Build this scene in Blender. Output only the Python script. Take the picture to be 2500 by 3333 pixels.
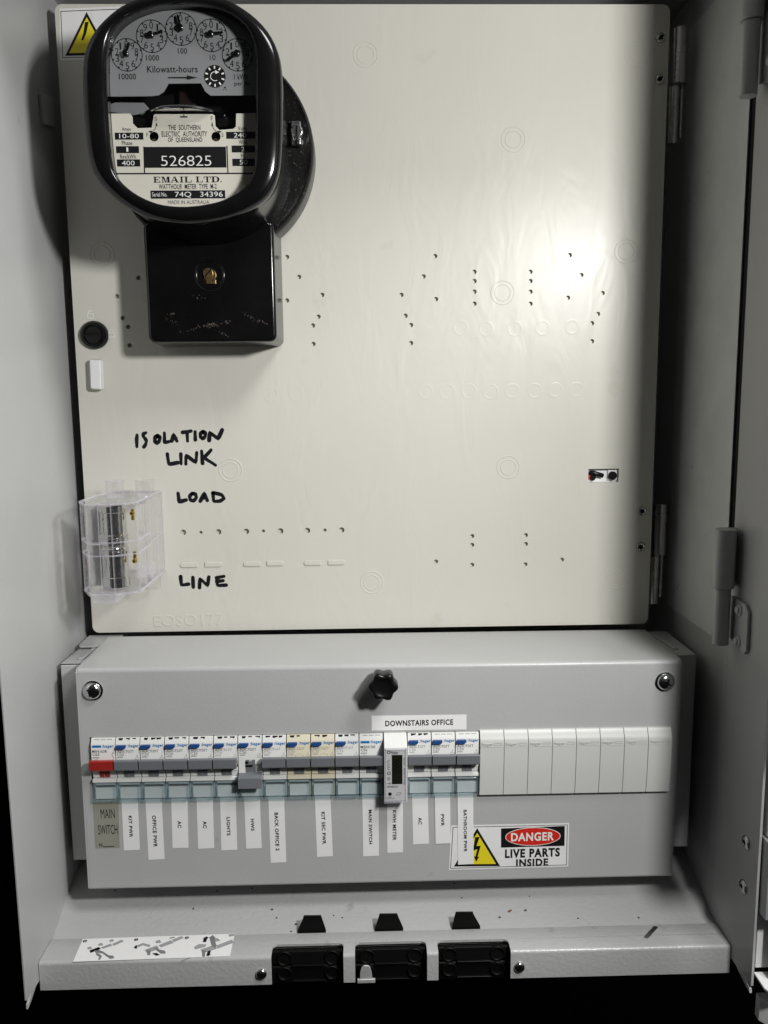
import bpy, bmesh, math, random
from mathutils import Matrix, Vector

# ------------------------------------------------------------------ scene, camera, light
for o in list(bpy.data.objects):
    bpy.data.objects.remove(o)
S = bpy.context.scene
COL = S.collection
R = math.radians
MM = 0.001
random.seed(4)

cam = bpy.data.objects.new('camera', bpy.data.cameras.new('camera'))
COL.objects.link(cam)
cam.location = (0.22713, -0.67316, 0.19437)
cam.rotation_euler = (1.4285, 0.00982, -0.02392)
cam.data.sensor_fit = 'HORIZONTAL'
cam.data.sensor_width = 36
cam.data.lens = 36 * 2.70519 / 2.5
cam.data.clip_start = 0.02
cam.data.clip_end = 20
S.camera = cam

W = bpy.data.worlds.new('World')
S.world = W
W.use_nodes = True
# dim room light, mostly from the ceiling
_n, _l = W.node_tree.nodes, W.node_tree.links
_tc = _n.new('ShaderNodeTexCoord'); _sx = _n.new('ShaderNodeSeparateXYZ'); _mr = _n.new('ShaderNodeMapRange')
_l.new(_tc.outputs['Generated'], _sx.inputs[0]); _l.new(_sx.outputs[2], _mr.inputs[0])
_mr.inputs[1].default_value = -0.25; _mr.inputs[2].default_value = 0.9
_mr.inputs[3].default_value = 0.005; _mr.inputs[4].default_value = 0.06
_n['Background'].inputs[0].default_value = (0.95, 0.98, 1.0, 1)
_l.new(_mr.outputs[0], _n['Background'].inputs[1])

def lamp(name, loc, target, size, power, col, spread=180):
    d = bpy.data.lights.new(name, 'AREA')
    d.shape = 'DISK'
    d.size = size
    d.energy = power
    d.color = col
    d.spread = R(spread)
    o = bpy.data.objects.new(name, d)
    COL.objects.link(o)
    o.location = Vector(loc) * MM
    o.rotation_euler = (Vector(target) - Vector(loc)).to_track_quat('-Z', 'Y').to_euler()
    return o
lamp('work_lamp', (533, -600, 372), (110, 0, 90), 0.07, 4.35, (1.0, 0.99, 0.97), 175)
lamp('ceiling_lamp', (820, -700, 1250), (200, 0, -100), 0.4, 11.0, (1.0, 0.99, 0.97))

S.render.engine = 'CYCLES'
S.view_settings.view_transform = 'Standard'
S.view_settings.look = 'None'
S.view_settings.exposure = 0
S.view_settings.gamma = 1
S.cycles.max_bounces = 10
S.cycles.transparent_max_bounces = 24

# ------------------------------------------------------------------ materials
def mat(name, col, rough=0.5, metal=0.0, spec=0.5, var=0.06, vscale=40, bump=0.0, bscale=700, bdist=0.0004,
        rvar=0.08, coat=0.0, detail=3, wave=0.0, wscale=25, specks=0.0, speckcol=(0.3, 0.3, 0.28), speckscale=300, stretch=None):
    m = bpy.data.materials.new(name)
    m.use_nodes = True
    nt = m.node_tree
    N, L = nt.nodes, nt.links
    b = N['Principled BSDF']
    b.inputs['Metallic'].default_value = metal
    b.inputs['Specular IOR Level'].default_value = spec
    b.inputs['Coat Weight'].default_value = coat
    tc = N.new('ShaderNodeTexCoord')
    src = tc.outputs['Object']
    if stretch:
        mp = N.new('ShaderNodeMapping')
        mp.inputs['Scale'].default_value = stretch
        L.new(src, mp.inputs[0]); src = mp.outputs[0]
    n = N.new('ShaderNodeTexNoise')
    n.inputs['Scale'].default_value = vscale
    n.inputs['Detail'].default_value = 5
    L.new(src, n.inputs['Vector'])
    mx = N.new('ShaderNodeMix'); mx.data_type = 'RGBA'
    mx.inputs[6].default_value = tuple(c * (1 - var) for c in col) + (1,)
    mx.inputs[7].default_value = tuple(min(1, c * (1 + var)) for c in col) + (1,)
    L.new(n.outputs[0], mx.inputs[0])
    colout = mx.outputs[2]
    if specks > 0:
        n4 = N.new('ShaderNodeTexNoise'); n4.inputs['Scale'].default_value = speckscale; n4.inputs['Detail'].default_value = 4
        L.new(src, n4.inputs['Vector'])
        cr = N.new('ShaderNodeValToRGB')
        cr.color_ramp.elements[0].position = 0.74 - specks; cr.color_ramp.elements[0].color = (0, 0, 0, 1)
        cr.color_ramp.elements[1].position = 0.80 - specks; cr.color_ramp.elements[1].color = (1, 1, 1, 1)
        L.new(n4.outputs[0], cr.inputs[0])
        mx2 = N.new('ShaderNodeMix'); mx2.data_type = 'RGBA'
        mx2.inputs[7].default_value = tuple(speckcol) + (1,)
        L.new(cr.outputs[0], mx2.inputs[0]); L.new(colout, mx2.inputs[6])
        colout = mx2.outputs[2]
    L.new(colout, b.inputs['Base Color'])
    mr = N.new('ShaderNodeMapRange')
    mr.inputs[3].default_value = max(0.02, rough - rvar); mr.inputs[4].default_value = min(1, rough + rvar)
    L.new(n.outputs[0], mr.inputs[0]); L.new(mr.outputs[0], b.inputs['Roughness'])
    prev = None
    if bump > 0:
        n2 = N.new('ShaderNodeTexNoise'); n2.inputs['Scale'].default_value = bscale; n2.inputs['Detail'].default_value = detail
        L.new(src, n2.inputs['Vector'])
        bp = N.new('ShaderNodeBump'); bp.inputs['Strength'].default_value = bump; bp.inputs['Distance'].default_value = bdist
        L.new(n2.outputs[0], bp.inputs['Height'])
        prev = bp
    if wave > 0:
        n3 = N.new('ShaderNodeTexNoise'); n3.inputs['Scale'].default_value = wscale; n3.inputs['Detail'].default_value = 2
        n3.inputs['Distortion'].default_value = 1.5
        mp3 = N.new('ShaderNodeMapping'); mp3.inputs['Scale'].default_value = (1.6, 1, 0.6); mp3.inputs['Rotation'].default_value = (0, R(18), 0)
        L.new(tc.outputs['Object'], mp3.inputs[0]); L.new(mp3.outputs[0], n3.inputs['Vector'])
        bp3 = N.new('ShaderNodeBump'); bp3.inputs['Strength'].default_value = 1.0; bp3.inputs['Distance'].default_value = wave
        L.new(n3.outputs[0], bp3.inputs['Height'])
        if prev: L.new(prev.outputs[0], bp3.inputs['Normal'])
        prev = bp3
    if prev: L.new(prev.outputs[0], b.inputs['Normal'])
    return m

def clear(name, tint, opac=0.06, refl=0.12, rough=0.08, edge=0.0, body=(0.8, 0.8, 0.85)):
    """thin moulded plastic: mostly see-through, glossy, a trace of milky body"""
    m = bpy.data.materials.new(name)
    m.use_nodes = True
    nt = m.node_tree; N, L = nt.nodes, nt.links
    N.remove(N['Principled BSDF'])
    out = N['Material Output']
    tr = N.new('ShaderNodeBsdfTransparent'); tr.inputs[0].default_value = tuple(tint) + (1,)
    df = N.new('ShaderNodeBsdfDiffuse'); df.inputs[0].default_value = tuple(body) + (1,)
    gl = N.new('ShaderNodeBsdfGlossy'); gl.inputs['Roughness'].default_value = rough
    tc = N.new('ShaderNodeTexCoord'); nz = N.new('ShaderNodeTexNoise'); nz.inputs['Scale'].default_value = 120
    L.new(tc.outputs['Object'], nz.inputs['Vector'])
    bp = N.new('ShaderNodeBump'); bp.inputs['Strength'].default_value = 0.35; bp.inputs['Distance'].default_value = 0.0006
    L.new(nz.outputs[0], bp.inputs['Height']); L.new(bp.outputs[0], gl.inputs['Normal'])
    m1 = N.new('ShaderNodeMixShader')
    L.new(tr.outputs[0], m1.inputs[1]); L.new(df.outputs[0], m1.inputs[2])
    fr = N.new('ShaderNodeLayerWeight'); fr.inputs[0].default_value = 0.5
    pw = N.new('ShaderNodeMath'); pw.operation = 'POWER'; pw.inputs[1].default_value = 3.5
    L.new(fr.outputs['Facing'], pw.inputs[0])
    mu = N.new('ShaderNodeMath'); mu.operation = 'MULTIPLY_ADD'; mu.inputs[1].default_value = 0.55; mu.inputs[2].default_value = 0.02 + refl * 0.06
    mu.use_clamp = True
    L.new(pw.outputs[0], mu.inputs[0])
    mo = N.new('ShaderNodeMath'); mo.operation = 'MULTIPLY_ADD'; mo.inputs[1].default_value = edge; mo.inputs[2].default_value = opac
    L.new(pw.outputs[0], mo.inputs[0]); L.new(mo.outputs[0], m1.inputs[0])
    m2 = N.new('ShaderNodeMixShader')
    L.new(mu.outputs[0], m2.inputs[0]); L.new(m1.outputs[0], m2.inputs[1]); L.new(gl.outputs[0], m2.inputs[2])
    L.new(m2.outputs[0], out.inputs[0])
    return m

M = {}
M['cream'] = mat('cream_plastic', (0.588, 0.578, 0.523), rough=0.31, spec=0.2, var=0.035, vscale=10, specks=0.05, speckcol=(0.545, 0.53, 0.465), speckscale=28, bump=0.10, bscale=900, bdist=0.0001, rvar=0.05, wave=0.00042, wscale=24)
M['grey'] = mat('grey_powder_coat', (0.438, 0.443, 0.441), rough=0.34, var=0.04, vscale=22, specks=0.03, speckcol=(0.375, 0.376, 0.368), speckscale=45, bump=0.45, bscale=420, bdist=0.00022, detail=2)
M['greyrough'] = mat('grey_textured_coat', (0.438, 0.443, 0.441), rough=0.30, var=0.045, vscale=22, specks=0.05, speckcol=(0.35, 0.35, 0.34), speckscale=60, bump=0.8, bscale=330, bdist=0.0004, detail=2)
M['greydirty'] = mat('scuffed_grey_coat', (0.44, 0.45, 0.445), rough=0.42, var=0.11, vscale=45, bump=0.3, bscale=420, bdist=0.0002, specks=0.02, speckcol=(0.2, 0.2, 0.19), speckscale=90)
M['liner'] = mat('mottled_zinc_liner', (0.58, 0.59, 0.58), rough=0.5, metal=0.1, var=0.16, vscale=38, specks=0.03, speckcol=(0.36, 0.37, 0.36), speckscale=110, bump=0.2, bscale=300)
M['galv'] = mat('galvanised_sheet', (0.33, 0.34, 0.35), rough=0.45, metal=0.35, var=0.12, vscale=60)
M['bake'] = mat('black_bakelite', (0.0045, 0.0045, 0.005), rough=0.16, spec=0.42, var=0.4, vscale=50, rvar=0.07, bump=0.06, bscale=200, bdist=0.0002, specks=0.012, speckcol=(0.035, 0.033, 0.03), speckscale=420)
M['bakedust'] = mat('dusty_bakelite', (0.006, 0.006, 0.006), rough=0.30, spec=0.32, var=0.4, vscale=80, bump=0.5, bscale=900, bdist=0.0003, specks=0.09, speckcol=(0.10, 0.10, 0.095), speckscale=700)
M['black'] = mat('black_plastic', (0.005, 0.005, 0.0055), rough=0.28, var=0.2, spec=0.3)
M['blackmatt'] = mat('matt_black_plastic', (0.004, 0.004, 0.004), rough=0.5, var=0.2, spec=0.12)
M['void'] = mat('unlit_backdrop', (0.004, 0.004, 0.004), rough=0.9, spec=0.05, var=0.3, vscale=8)
M['ink'] = mat('black_ink', (0.007, 0.007, 0.008), rough=0.5, var=0.2, spec=0.25)
M['marker'] = mat('marker_ink', (0.010, 0.010, 0.012), rough=0.3, var=0.3, vscale=300)
M['greyink'] = mat('grey_print', (0.20, 0.20, 0.205), rough=0.5, var=0.1)
M['paleink'] = mat('faded_print', (0.36, 0.36, 0.36), rough=0.5, var=0.1)
M['whiteink'] = mat('white_print', (0.80, 0.80, 0.78), rough=0.5)
M['blueink'] = mat('blue_print', (0.01, 0.17, 0.46), rough=0.4)
M['redink'] = mat('red_print', (0.62, 0.022, 0.012), rough=0.4)
M['yellow'] = mat('yellow_print', (0.78, 0.66, 0.02), rough=0.4, var=0.03)
M['paper'] = mat('white_label', (0.82, 0.82, 0.815), rough=0.5, var=0.02, vscale=80, bump=0.1, bscale=250, bdist=0.0002)
M['vinyl'] = mat('white_vinyl', (0.80, 0.80, 0.80), rough=0.38, var=0.02, wave=0.0004, wscale=60)
M['khaki'] = mat('faded_khaki_label', (0.30, 0.295, 0.25), rough=0.4, var=0.05)
M['white'] = mat('white_plastic', (0.72, 0.725, 0.71), rough=0.38, var=0.02)
M['aged'] = mat('yellowed_plastic', (0.68, 0.635, 0.49), rough=0.4, var=0.03)
M['blank'] = mat('pale_grey_plastic', (0.58, 0.585, 0.565), rough=0.38, var=0.02, bump=0.1, bscale=900, bdist=0.0001)
M['toggle'] = mat('grey_toggle_plastic', (0.155, 0.165, 0.18), rough=0.34, var=0.04)
M['red'] = mat('red_toggle_plastic', (0.33, 0.022, 0.018), rough=0.34, var=0.06)
M['blue'] = mat('blue_button_plastic', (0.02, 0.07, 0.225), rough=0.28, var=0.1)
M['chrome'] = mat('zinc_steel', (0.62, 0.63, 0.64), rough=0.16, metal=1.0, var=0.1, vscale=200, rvar=0.06)
M['steel'] = mat('brushed_steel', (0.50, 0.50, 0.49), rough=0.26, metal=1.0, var=0.15, vscale=90, stretch=(8, 8, 1))
M['tube'] = mat('hinge_tube_steel', (0.42, 0.40, 0.42), rough=0.28, metal=1.0, var=0.15, vscale=60)
M['alu'] = mat('dull_aluminium', (0.62, 0.62, 0.62), rough=0.5, metal=0.5, var=0.15, vscale=250, bump=0.3, bscale=500)
M['foil'] = mat('tinned_cartridge', (0.66, 0.66, 0.64), rough=0.14, metal=0.97, var=0.12, vscale=180, bump=0.4, bscale=260, bdist=0.0004)
M['brass'] = mat('aged_brass', (0.42, 0.30, 0.14), rough=0.35, metal=1.0, var=0.25, vscale=300)
M['gold'] = mat('bright_brass', (0.80, 0.55, 0.12), rough=0.25, metal=1.0, var=0.15, vscale=300)
M['plate'] = mat('cream_nameplate', (0.64, 0.62, 0.545), rough=0.42, var=0.04, vscale=60)
M['dial'] = mat('grey_dial_plate', (0.26, 0.265, 0.275), rough=0.38, metal=0.1, var=0.05, vscale=50)
M['dark'] = mat('recess_shade', (0.004, 0.004, 0.004), rough=0.6, var=0.3, spec=0.1)  # near-black colour standing for shade inside gaps, slots and recesses
M['copper'] = mat('dark_copper_coil', (0.012, 0.006, 0.004), rough=0.4, var=0.3)
M['lcd'] = mat('dark_lcd', (0.012, 0.0125, 0.008), rough=0.15, var=0.1, spec=0.3)
M['lcdink'] = mat('lcd_segment', (0.004, 0.004, 0.004), rough=0.4)
M['silver'] = mat('silver_faceplate', (0.56, 0.56, 0.58), rough=0.4, metal=0.1, var=0.03)
M['insert'] = mat('window_paper', (0.56, 0.60, 0.60), rough=0.5, var=0.02)
M['redwire'] = mat('red_insulation', (0.5, 0.02, 0.03), rough=0.4)
M['chip'] = mat('debris', (0.05, 0.045, 0.04), rough=0.7, var=0.5)
M['redchip'] = mat('red_debris', (0.22, 0.05, 0.035), rough=0.7)
M['grime'] = mat('chalky_scuff', (0.17, 0.14, 0.12), rough=0.9, var=0.5, vscale=900)
M['midgrey'] = mat('printed_midgrey', (0.34, 0.34, 0.35), rough=0.5)
M['darkgrey'] = mat('printed_dark_grey', (0.10, 0.10, 0.105), rough=0.5)
M['glass'] = clear('meter_glass', (0.97, 0.97, 0.97), opac=0.0, refl=0.05, rough=0.05)
M['clear'] = clear('clear_polycarbonate', (0.992, 0.99, 0.996), opac=0.002, refl=0.3, rough=0.07, edge=0.22, body=(0.86, 0.85, 0.92))
M['clearedge'] = clear('clear_polycarbonate_rib', (0.97, 0.965, 0.98), opac=0.13, refl=0.6, rough=0.09, edge=0.3, body=(0.93, 0.91, 0.98))
M['aqua'] = clear('aqua_window', (0.975, 0.988, 0.99), opac=0.02, refl=0.2, rough=0.1, body=(0.5, 0.62, 0.68), edge=0.1)
M['aquaedge'] = clear('aqua_window_rib', (0.90, 0.945, 0.955), opac=0.09, refl=0.5, rough=0.12, body=(0.55, 0.68, 0.74), edge=0.2)

# ------------------------------------------------------------------ mesh helpers (all lengths in millimetres)
class MB:
    def __init__(self):
        self.v = []; self.f = []; self.m = []
    def add(self, vs, fs, mi=0):
        n = len(self.v)
        self.v += [tuple(map(float, p)) for p in vs]
        for f in fs:
            self.f.append([i + n for i in f]); self.m.append(mi)
        return self
    def box(self, x0, x1, y0, y1, z0, z1, mi=0):
        vs = [(x, y, z) for x in (x0, x1) for y in (y0, y1) for z in (z0, z1)]
        return self.add(vs, [(0, 1, 3, 2), (4, 6, 7, 5), (0, 4, 5, 1), (2, 3, 7, 6), (0, 2, 6, 4), (1, 5, 7, 3)], mi)
    def extr(self, a, b, mi=0):
        n = len(a)
        fs = [list(range(n)), list(range(2 * n - 1, n - 1, -1))] + [(i, (i + 1) % n, n + (i + 1) % n, n + i) for i in range(n)]
        return self.add(list(a) + list(b), fs, mi)
    def prism(self, poly, y0, y1, mi=0):
        return self.extr([(x, y0, z) for x, z in poly], [(x, y1, z) for x, z in poly], mi)
    def prismz(self, poly, z0, z1, mi=0):
        return self.extr([(x, y, z0) for x, y in poly], [(x, y, z1) for x, y in poly], mi)
    def prismx(self, poly, x0, x1, mi=0):
        return self.extr([(x0, y, z) for y, z in poly], [(x1, y, z) for y, z in poly], mi)
    def flat(self, poly, y, mi=0):
        return self.add([(x, y, z) for x, z in poly], [list(range(len(poly)))], mi)
    def cyl(self, c, axis, r, h0, h1, seg=24, mi=0, r1=None):
        r1 = r if r1 is None else r1
        ra, rb = [], []
        for i in range(seg):
            a = 2 * math.pi * i / seg; u, w = math.cos(a), math.sin(a)
            for lst, rr, h in ((ra, r, h0), (rb, r1, h1)):
                lst.append({'x': (h, c[1] + rr * u, c[2] + rr * w), 'y': (c[0] + rr * u, h, c[2] + rr * w), 'z': (c[0] + rr * u, c[1] + rr * w, h)}[axis])
        return self.extr(ra, rb, mi)
    def lathe(self, c, prof, seg=32, mi=0, axis='y'):
        """profile of (radius, height) turned round an axis through c"""
        rings = []; vs = []
        for r, h in prof:
            if r < 1e-6:
                rings.append([len(vs)]); vs.append((0, h, 0))
            else:
                rings.append(list(range(len(vs), len(vs) + seg)))
                vs += [(r * math.cos(2 * math.pi * i / seg), h, r * math.sin(2 * math.pi * i / seg)) for i in range(seg)]
        fs = []
        for a, b in zip(rings, rings[1:]):
            for i in range(seg):
                j = (i + 1) % seg
                if len(a) == 1 and len(b) == 1: break
                if len(a) == 1: fs.append((a[0], b[j], b[i]))
                elif len(b) == 1: fs.append((a[i], a[j], b[0]))
                else: fs.append((a[i], a[j], b[j], b[i]))
        if axis == 'x': vs = [(y, x, z) for x, y, z in vs]
        if axis == 'z': vs = [(x, z, y) for x, y, z in vs]
        return self.add([(x + c[0], y + c[1], z + c[2]) for x, y, z in vs], fs, mi)
    def loft(self, loops, mi=0, cap0=False, cap1=False):
        n = len(loops[0]); vs = [p for l in loops for p in l]; fs = []
        for k in range(len(loops) - 1):
            for i in range(n):
                j = (i + 1) % n
                fs.append((k * n + i, k * n + j, (k + 1) * n + j, (k + 1) * n + i))
        if cap0: fs.append(list(range(n)))
        if cap1: fs.append(list(range((len(loops) - 1) * n, len(loops) * n)))
        return self.add(vs, fs, mi)
    def tube(self, pts, r, seg=10, mi=0):
        pts = [Vector(p) for p in pts]; loops = []
        for i, p in enumerate(pts):
            d = (pts[min(i + 1, len(pts) - 1)] - pts[max(i - 1, 0)]).normalized()
            u = d.orthogonal().normalized() if i == 0 else (u - d * u.dot(d)).normalized()
            w = d.cross(u)
            loops.append([tuple(p + (u * math.cos(2 * math.pi * k / seg) + w * math.sin(2 * math.pi * k / seg)) * r) for k in range(seg)])
        return self.loft(loops, mi, True, True)
    def ring(self, c, r0, r1, y, h=0.0, seg=40, mi=0, a0=0, a1=360):
        """flat (h=0) or raised annulus facing the viewer"""
        n = seg if abs(a1 - a0) >= 360 else seg + 1
        A = [R(a0 + (a1 - a0) * i / seg) for i in range(n)]
        rs = [(r0, y), (r1, y)] if h == 0 else [(r0, y), (r0 + (r1 - r0) * .25, y - h), (r1 - (r1 - r0) * .25, y - h), (r1, y)]
        vs = [(c[0] + r * math.cos(a), yy, c[1] + r * math.sin(a)) for r, yy in rs for a in A]
        fs = []
        for k in range(len(rs) - 1):
            for i in range(n if n == seg else seg):
                j = (i + 1) % n
                fs.append((k * n + i, k * n + j, (k + 1) * n + j, (k + 1) * n + i))
        return self.add(vs, fs, mi)
    def disc(self, c, r, y, seg=28, mi=0):
        return self.flat([(c[0] + r * math.cos(2 * math.pi * i / seg), c[1] + r * math.sin(2 * math.pi * i / seg)) for i in range(seg)], y, mi)
    def stroke(self, pts, w, y, mi=0, caps=True, closed=False, h=0.0):
        """ribbon of width w along (x, z) points"""
        P = [Vector(p) for p in pts]; n = len(P); Lf, Rt = [], []
        ws = list(w) if isinstance(w, (list, tuple)) else [w] * n
        for i in range(n):
            if closed: a, b = P[(i - 1) % n], P[(i + 1) % n]
            else: a, b = P[max(i - 1, 0)], P[min(i + 1, n - 1)]
            d1 = (P[i] - a).normalized() if (P[i] - a).length > 1e-6 else None
            d2 = (b - P[i]).normalized() if (b - P[i]).length > 1e-6 else None
            d = ((d1 or d2) + (d2 or d1))
            d = d.normalized() if d.length > 1e-4 else (d2 or d1)
            nn = Vector((-d.y, d.x)); k = 1.0
            if d1 and d2: k = 1 / max(0.55, math.sqrt(max(0.0, (1 + d1.dot(d2)) / 2)))
            Lf.append(P[i] + nn * ws[i] / 2 * k); Rt.append(P[i] - nn * ws[i] / 2 * k)
        if closed:
            vs = [(p.x, y, p.y) for p in Lf] + [(p.x, y, p.y) for p in Rt]
            return self.add(vs, [(i, (i + 1) % n, n + (i + 1) % n, n + i) for i in range(n)], mi)
        vs = [(p.x, y, p.y) for p in Lf] + [(p.x, y, p.y) for p in Rt]
        fs = [(i, i + 1, n + i + 1, n + i) for i in range(n - 1)]
        if caps:
            for (p, q, il, ir, wc) in ((P[-1], P[-2], n - 1, 2 * n - 1, ws[-1]), (P[0], P[1], n, 0, ws[0])):
                d = (p - q).normalized(); a = math.atan2(d.y, d.x); k = len(vs)
                arc = [p + Vector((math.cos(a + t), math.sin(a + t))) * wc / 2 for t in (1.05, .5, 0, -.5, -1.05)]
                vs += [(t.x, y, t.y) for t in arc]
                fs.append([il] + list(range(k, k + 5)) + [ir])
        return self.add(vs, fs, mi)
    def text(self, s, box, y, mi=0, rot=0.0, bold=0.0, h=0.0):
        """letters fitted into box = (centre x, centre z, width along the line, letter height)"""
        vs, fs = glyphs(s, bold, h)
        xs = [p[0] for p in vs]; ys = [p[1] for p in vs]
        x0, x1, y0, y1 = min(xs), max(xs), min(ys), max(ys)
        cx, cz, w, hh = box; c, sn = math.cos(rot), math.sin(rot)
        out = []
        for px, py, pz in vs:
            u = ((px - x0) / (x1 - x0) - .5) * w; t = ((py - y0) / (y1 - y0) - .5) * hh
            out.append((cx + u * c - t * sn, y - pz, cz + u * sn + t * c))
        return self.add(out, fs, mi)

_G = {}
def glyphs(s, bold, h):
    k = (s, bold, h)
    if k not in _G:
        cu = bpy.data.curves.new('lettering', 'FONT')
        cu.body = s; cu.size = 1.0; cu.offset = bold; cu.space_character = 1.0 + bold * 3.5; cu.resolution_u = 3
        cu.extrude = h
        o = bpy.data.objects.new('lettering', cu); COL.objects.link(o)
        me = bpy.data.meshes.new_from_object(o)
        _G[k] = ([tuple(v.co) for v in me.vertices], [list(p.vertices) for p in me.polygons])
        bpy.data.objects.remove(o); bpy.data.curves.remove(cu); bpy.data.meshes.remove(me)
    return _G[k]

def holed_sheet(mb, outer, holes, y0, y1, bevel=0.0, mi=0):
    """a plate with an outline and holes, front face at y0, back at y1"""
    cu = bpy.data.curves.new('outline', 'CURVE'); cu.dimensions = '2D'; cu.fill_mode = 'BOTH'
    for poly in [outer] + holes:
        sp = cu.splines.new('POLY'); sp.points.add(len(poly) - 1)
        for q, (x, z) in zip(sp.points, poly): q.co = (x, z, 0, 1)
        sp.use_cyclic_u = True
    cu.extrude = abs(y1 - y0) / 2 - bevel
    cu.bevel_depth = bevel; cu.bevel_resolution = 1; cu.offset = -bevel
    o = bpy.data.objects.new('outline', cu); COL.objects.link(o)
    me = bpy.data.meshes.new_from_object(o); ym = (y0 + y1) / 2
    mb.add([(v.co.x, ym - v.co.z, v.co.y) for v in me.vertices], [list(p.vertices) for p in me.polygons], mi)
    bpy.data.objects.remove(o); bpy.data.curves.remove(cu); bpy.data.meshes.remove(me)

def rrect(x0, x1, z0, z1, r, n=6):
    out = []
    for cx, cz, a in ((x1 - r, z1 - r, 0), (x0 + r, z1 - r, 90), (x0 + r, z0 + r, 180), (x1 - r, z0 + r, 270)):
        out += [(cx + r * math.cos(R(a + 90 * i / n)), cz + r * math.sin(R(a + 90 * i / n))) for i in range(n + 1)]
    return out
def circ(c, r, n=20):
    return [(c[0] + r * math.cos(2 * math.pi * i / n), c[1] + r * math.sin(2 * math.pi * i / n)) for i in range(n)]

# frames: the meter panel and cabinet stand square; the breaker cover sits a hair askew in them
CROT = Matrix.Rotation(0.00874, 4, 'Z') @ Matrix.Rotation(0.00562, 4, 'Y')
CFRAME = Matrix.Translation((237.54, -87.83, -88.34)) @ CROT @ Matrix.Translation((-222, 0, -86.08))
ORG = {}
def place(o, org, frame):
    f = CFRAME if frame == 'C' else Matrix.Identity(4)
    p = f @ Vector(org)
    o.location = p * MM
    if frame == 'C': o.rotation_euler = CROT.to_euler()
    ORG[o.name] = org
def props(o, label=None, cat=None, group=None, kind=None):
    if label: o['label'] = label
    if cat: o['category'] = cat
    if group: o['group'] = group
    if kind: o['kind'] = kind
def thing(name, label, cat, org=(0, 0, 0), frame='P', group=None):
    o = bpy.data.objects.new(name, None); COL.objects.link(o); o.empty_display_size = 0.02
    place(o, org, frame); props(o, label, cat, group)
    return o
MESHES = {}
def to_mesh(name, mb, mats, org, smooth, weld=True):
    me = bpy.data.meshes.new(name)
    me.from_pydata([((x - org[0]) * MM, (y - org[1]) * MM, (z - org[2]) * MM) for x, y, z in mb.v], [], mb.f)
    for i, p in enumerate(me.polygons): p.material_index = mb.m[i]
    bm = bmesh.new(); bm.from_mesh(me)
    if weld: bmesh.ops.remove_doubles(bm, verts=bm.verts, dist=1e-6)
    bmesh.ops.recalc_face_normals(bm, faces=bm.faces)
    bm.to_mesh(me); bm.free()
    for m in mats: me.materials.append(M[m])
    if smooth:
        me.polygons.foreach_set('use_smooth', [True] * len(me.polygons))
        me.set_sharp_from_angle(angle=R(smooth))
    me.update()
    return me
def part(name, mb, mats, parent, bevel=0.0, seg=2, smooth=35, label=None, share=None):
    """one mesh object under its thing (or under a part)"""
    if isinstance(mats, str): mats = [mats]
    org = ORG[parent.name]
    if share and share in MESHES: me = MESHES[share]
    else:
        me = to_mesh(name, mb, mats, org, smooth)
        if share: MESHES[share] = me
    o = bpy.data.objects.new(name, me); COL.objects.link(o); o.parent = parent
    ORG[o.name] = org
    if bevel > 0:
        b = o.modifiers.new('edge', 'BEVEL'); b.width = bevel * MM; b.segments = seg; b.limit_method = 'ANGLE'; b.angle_limit = R(40); b.harden_normals = True
    if label: o['label'] = label
    return o
def solo(name, mb, mats, label, cat, org=(0, 0, 0), frame='P', group=None, kind=None, bevel=0.0, smooth=35):
    if isinstance(mats, str): mats = [mats]
    o = bpy.data.objects.new(name, to_mesh(name, mb, mats, org, smooth)); COL.objects.link(o)
    place(o, org, frame); props(o, label, cat, group, kind)
    if bevel > 0:
        b = o.modifiers.new('edge', 'BEVEL'); b.width = bevel * MM; b.segments = 2; b.limit_method = 'ANGLE'; b.angle_limit = R(40)
    return o

def screw_head(mb, c, r, h, axis='y', cross=40, slot=1):
    """domed pan head with a cross recess built as dark wedges; mi 0 head, slot index for the recess"""
    prof = [(r * 1.0, 0), (r * 1.0, -h * .25), (r * .93, -h * .55), (r * .75, -h * .82), (r * .5, -h * .96), (r * .25, -h), (0, -h)]
    mb.lathe(c, prof, 32, 0)
    for k in range(2):
        a = R(cross + 90 * k); u = Vector((math.cos(a), math.sin(a))); n = Vector((-u.y, u.x))
        l, w = r * .58, r * .13
        q = [u * l + n * w * .6, u * l - n * w * .6, -u * l - n * w * .6, -u * l + n * w * .6]
        mb.prism([(c[0] + t.x, c[2] + t.y) for t in q], c[1] - h * 1.02 - 0.02 * k, c[1] - h * .7, slot)

# ------------------------------------------------------------------ the setting
solo('wall', MB().box(-1500, 2000, 180, 190, -1500, 2000), 'void', 'unlit black wall behind the open cabinet', 'wall', kind='structure')  # black colour stands for the unlit space around the cabinet

# ------------------------------------------------------------------ the cabinet
cab = thing('electrical_cabinet', 'open grey powder coated steel cabinet holding the meter panel and breaker cover', 'cabinet', (239, 60, -226))
prof = [(-10, 64), (-10, -128), (-11.2, -147), (-12.8, -147), (-11.6, -128), (-11.6, 64)]
mb = MB().prismz(prof, -219, 540)
mb.prismx([(-128, -219.0), (-140, -219.0), (-146, -222.5), (-146.5, -226), (-141, -224.6), (-133, -221)], -12.6, -10.9)
part('side_wall', mb, 'grey', cab, bevel=0.5)
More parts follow.
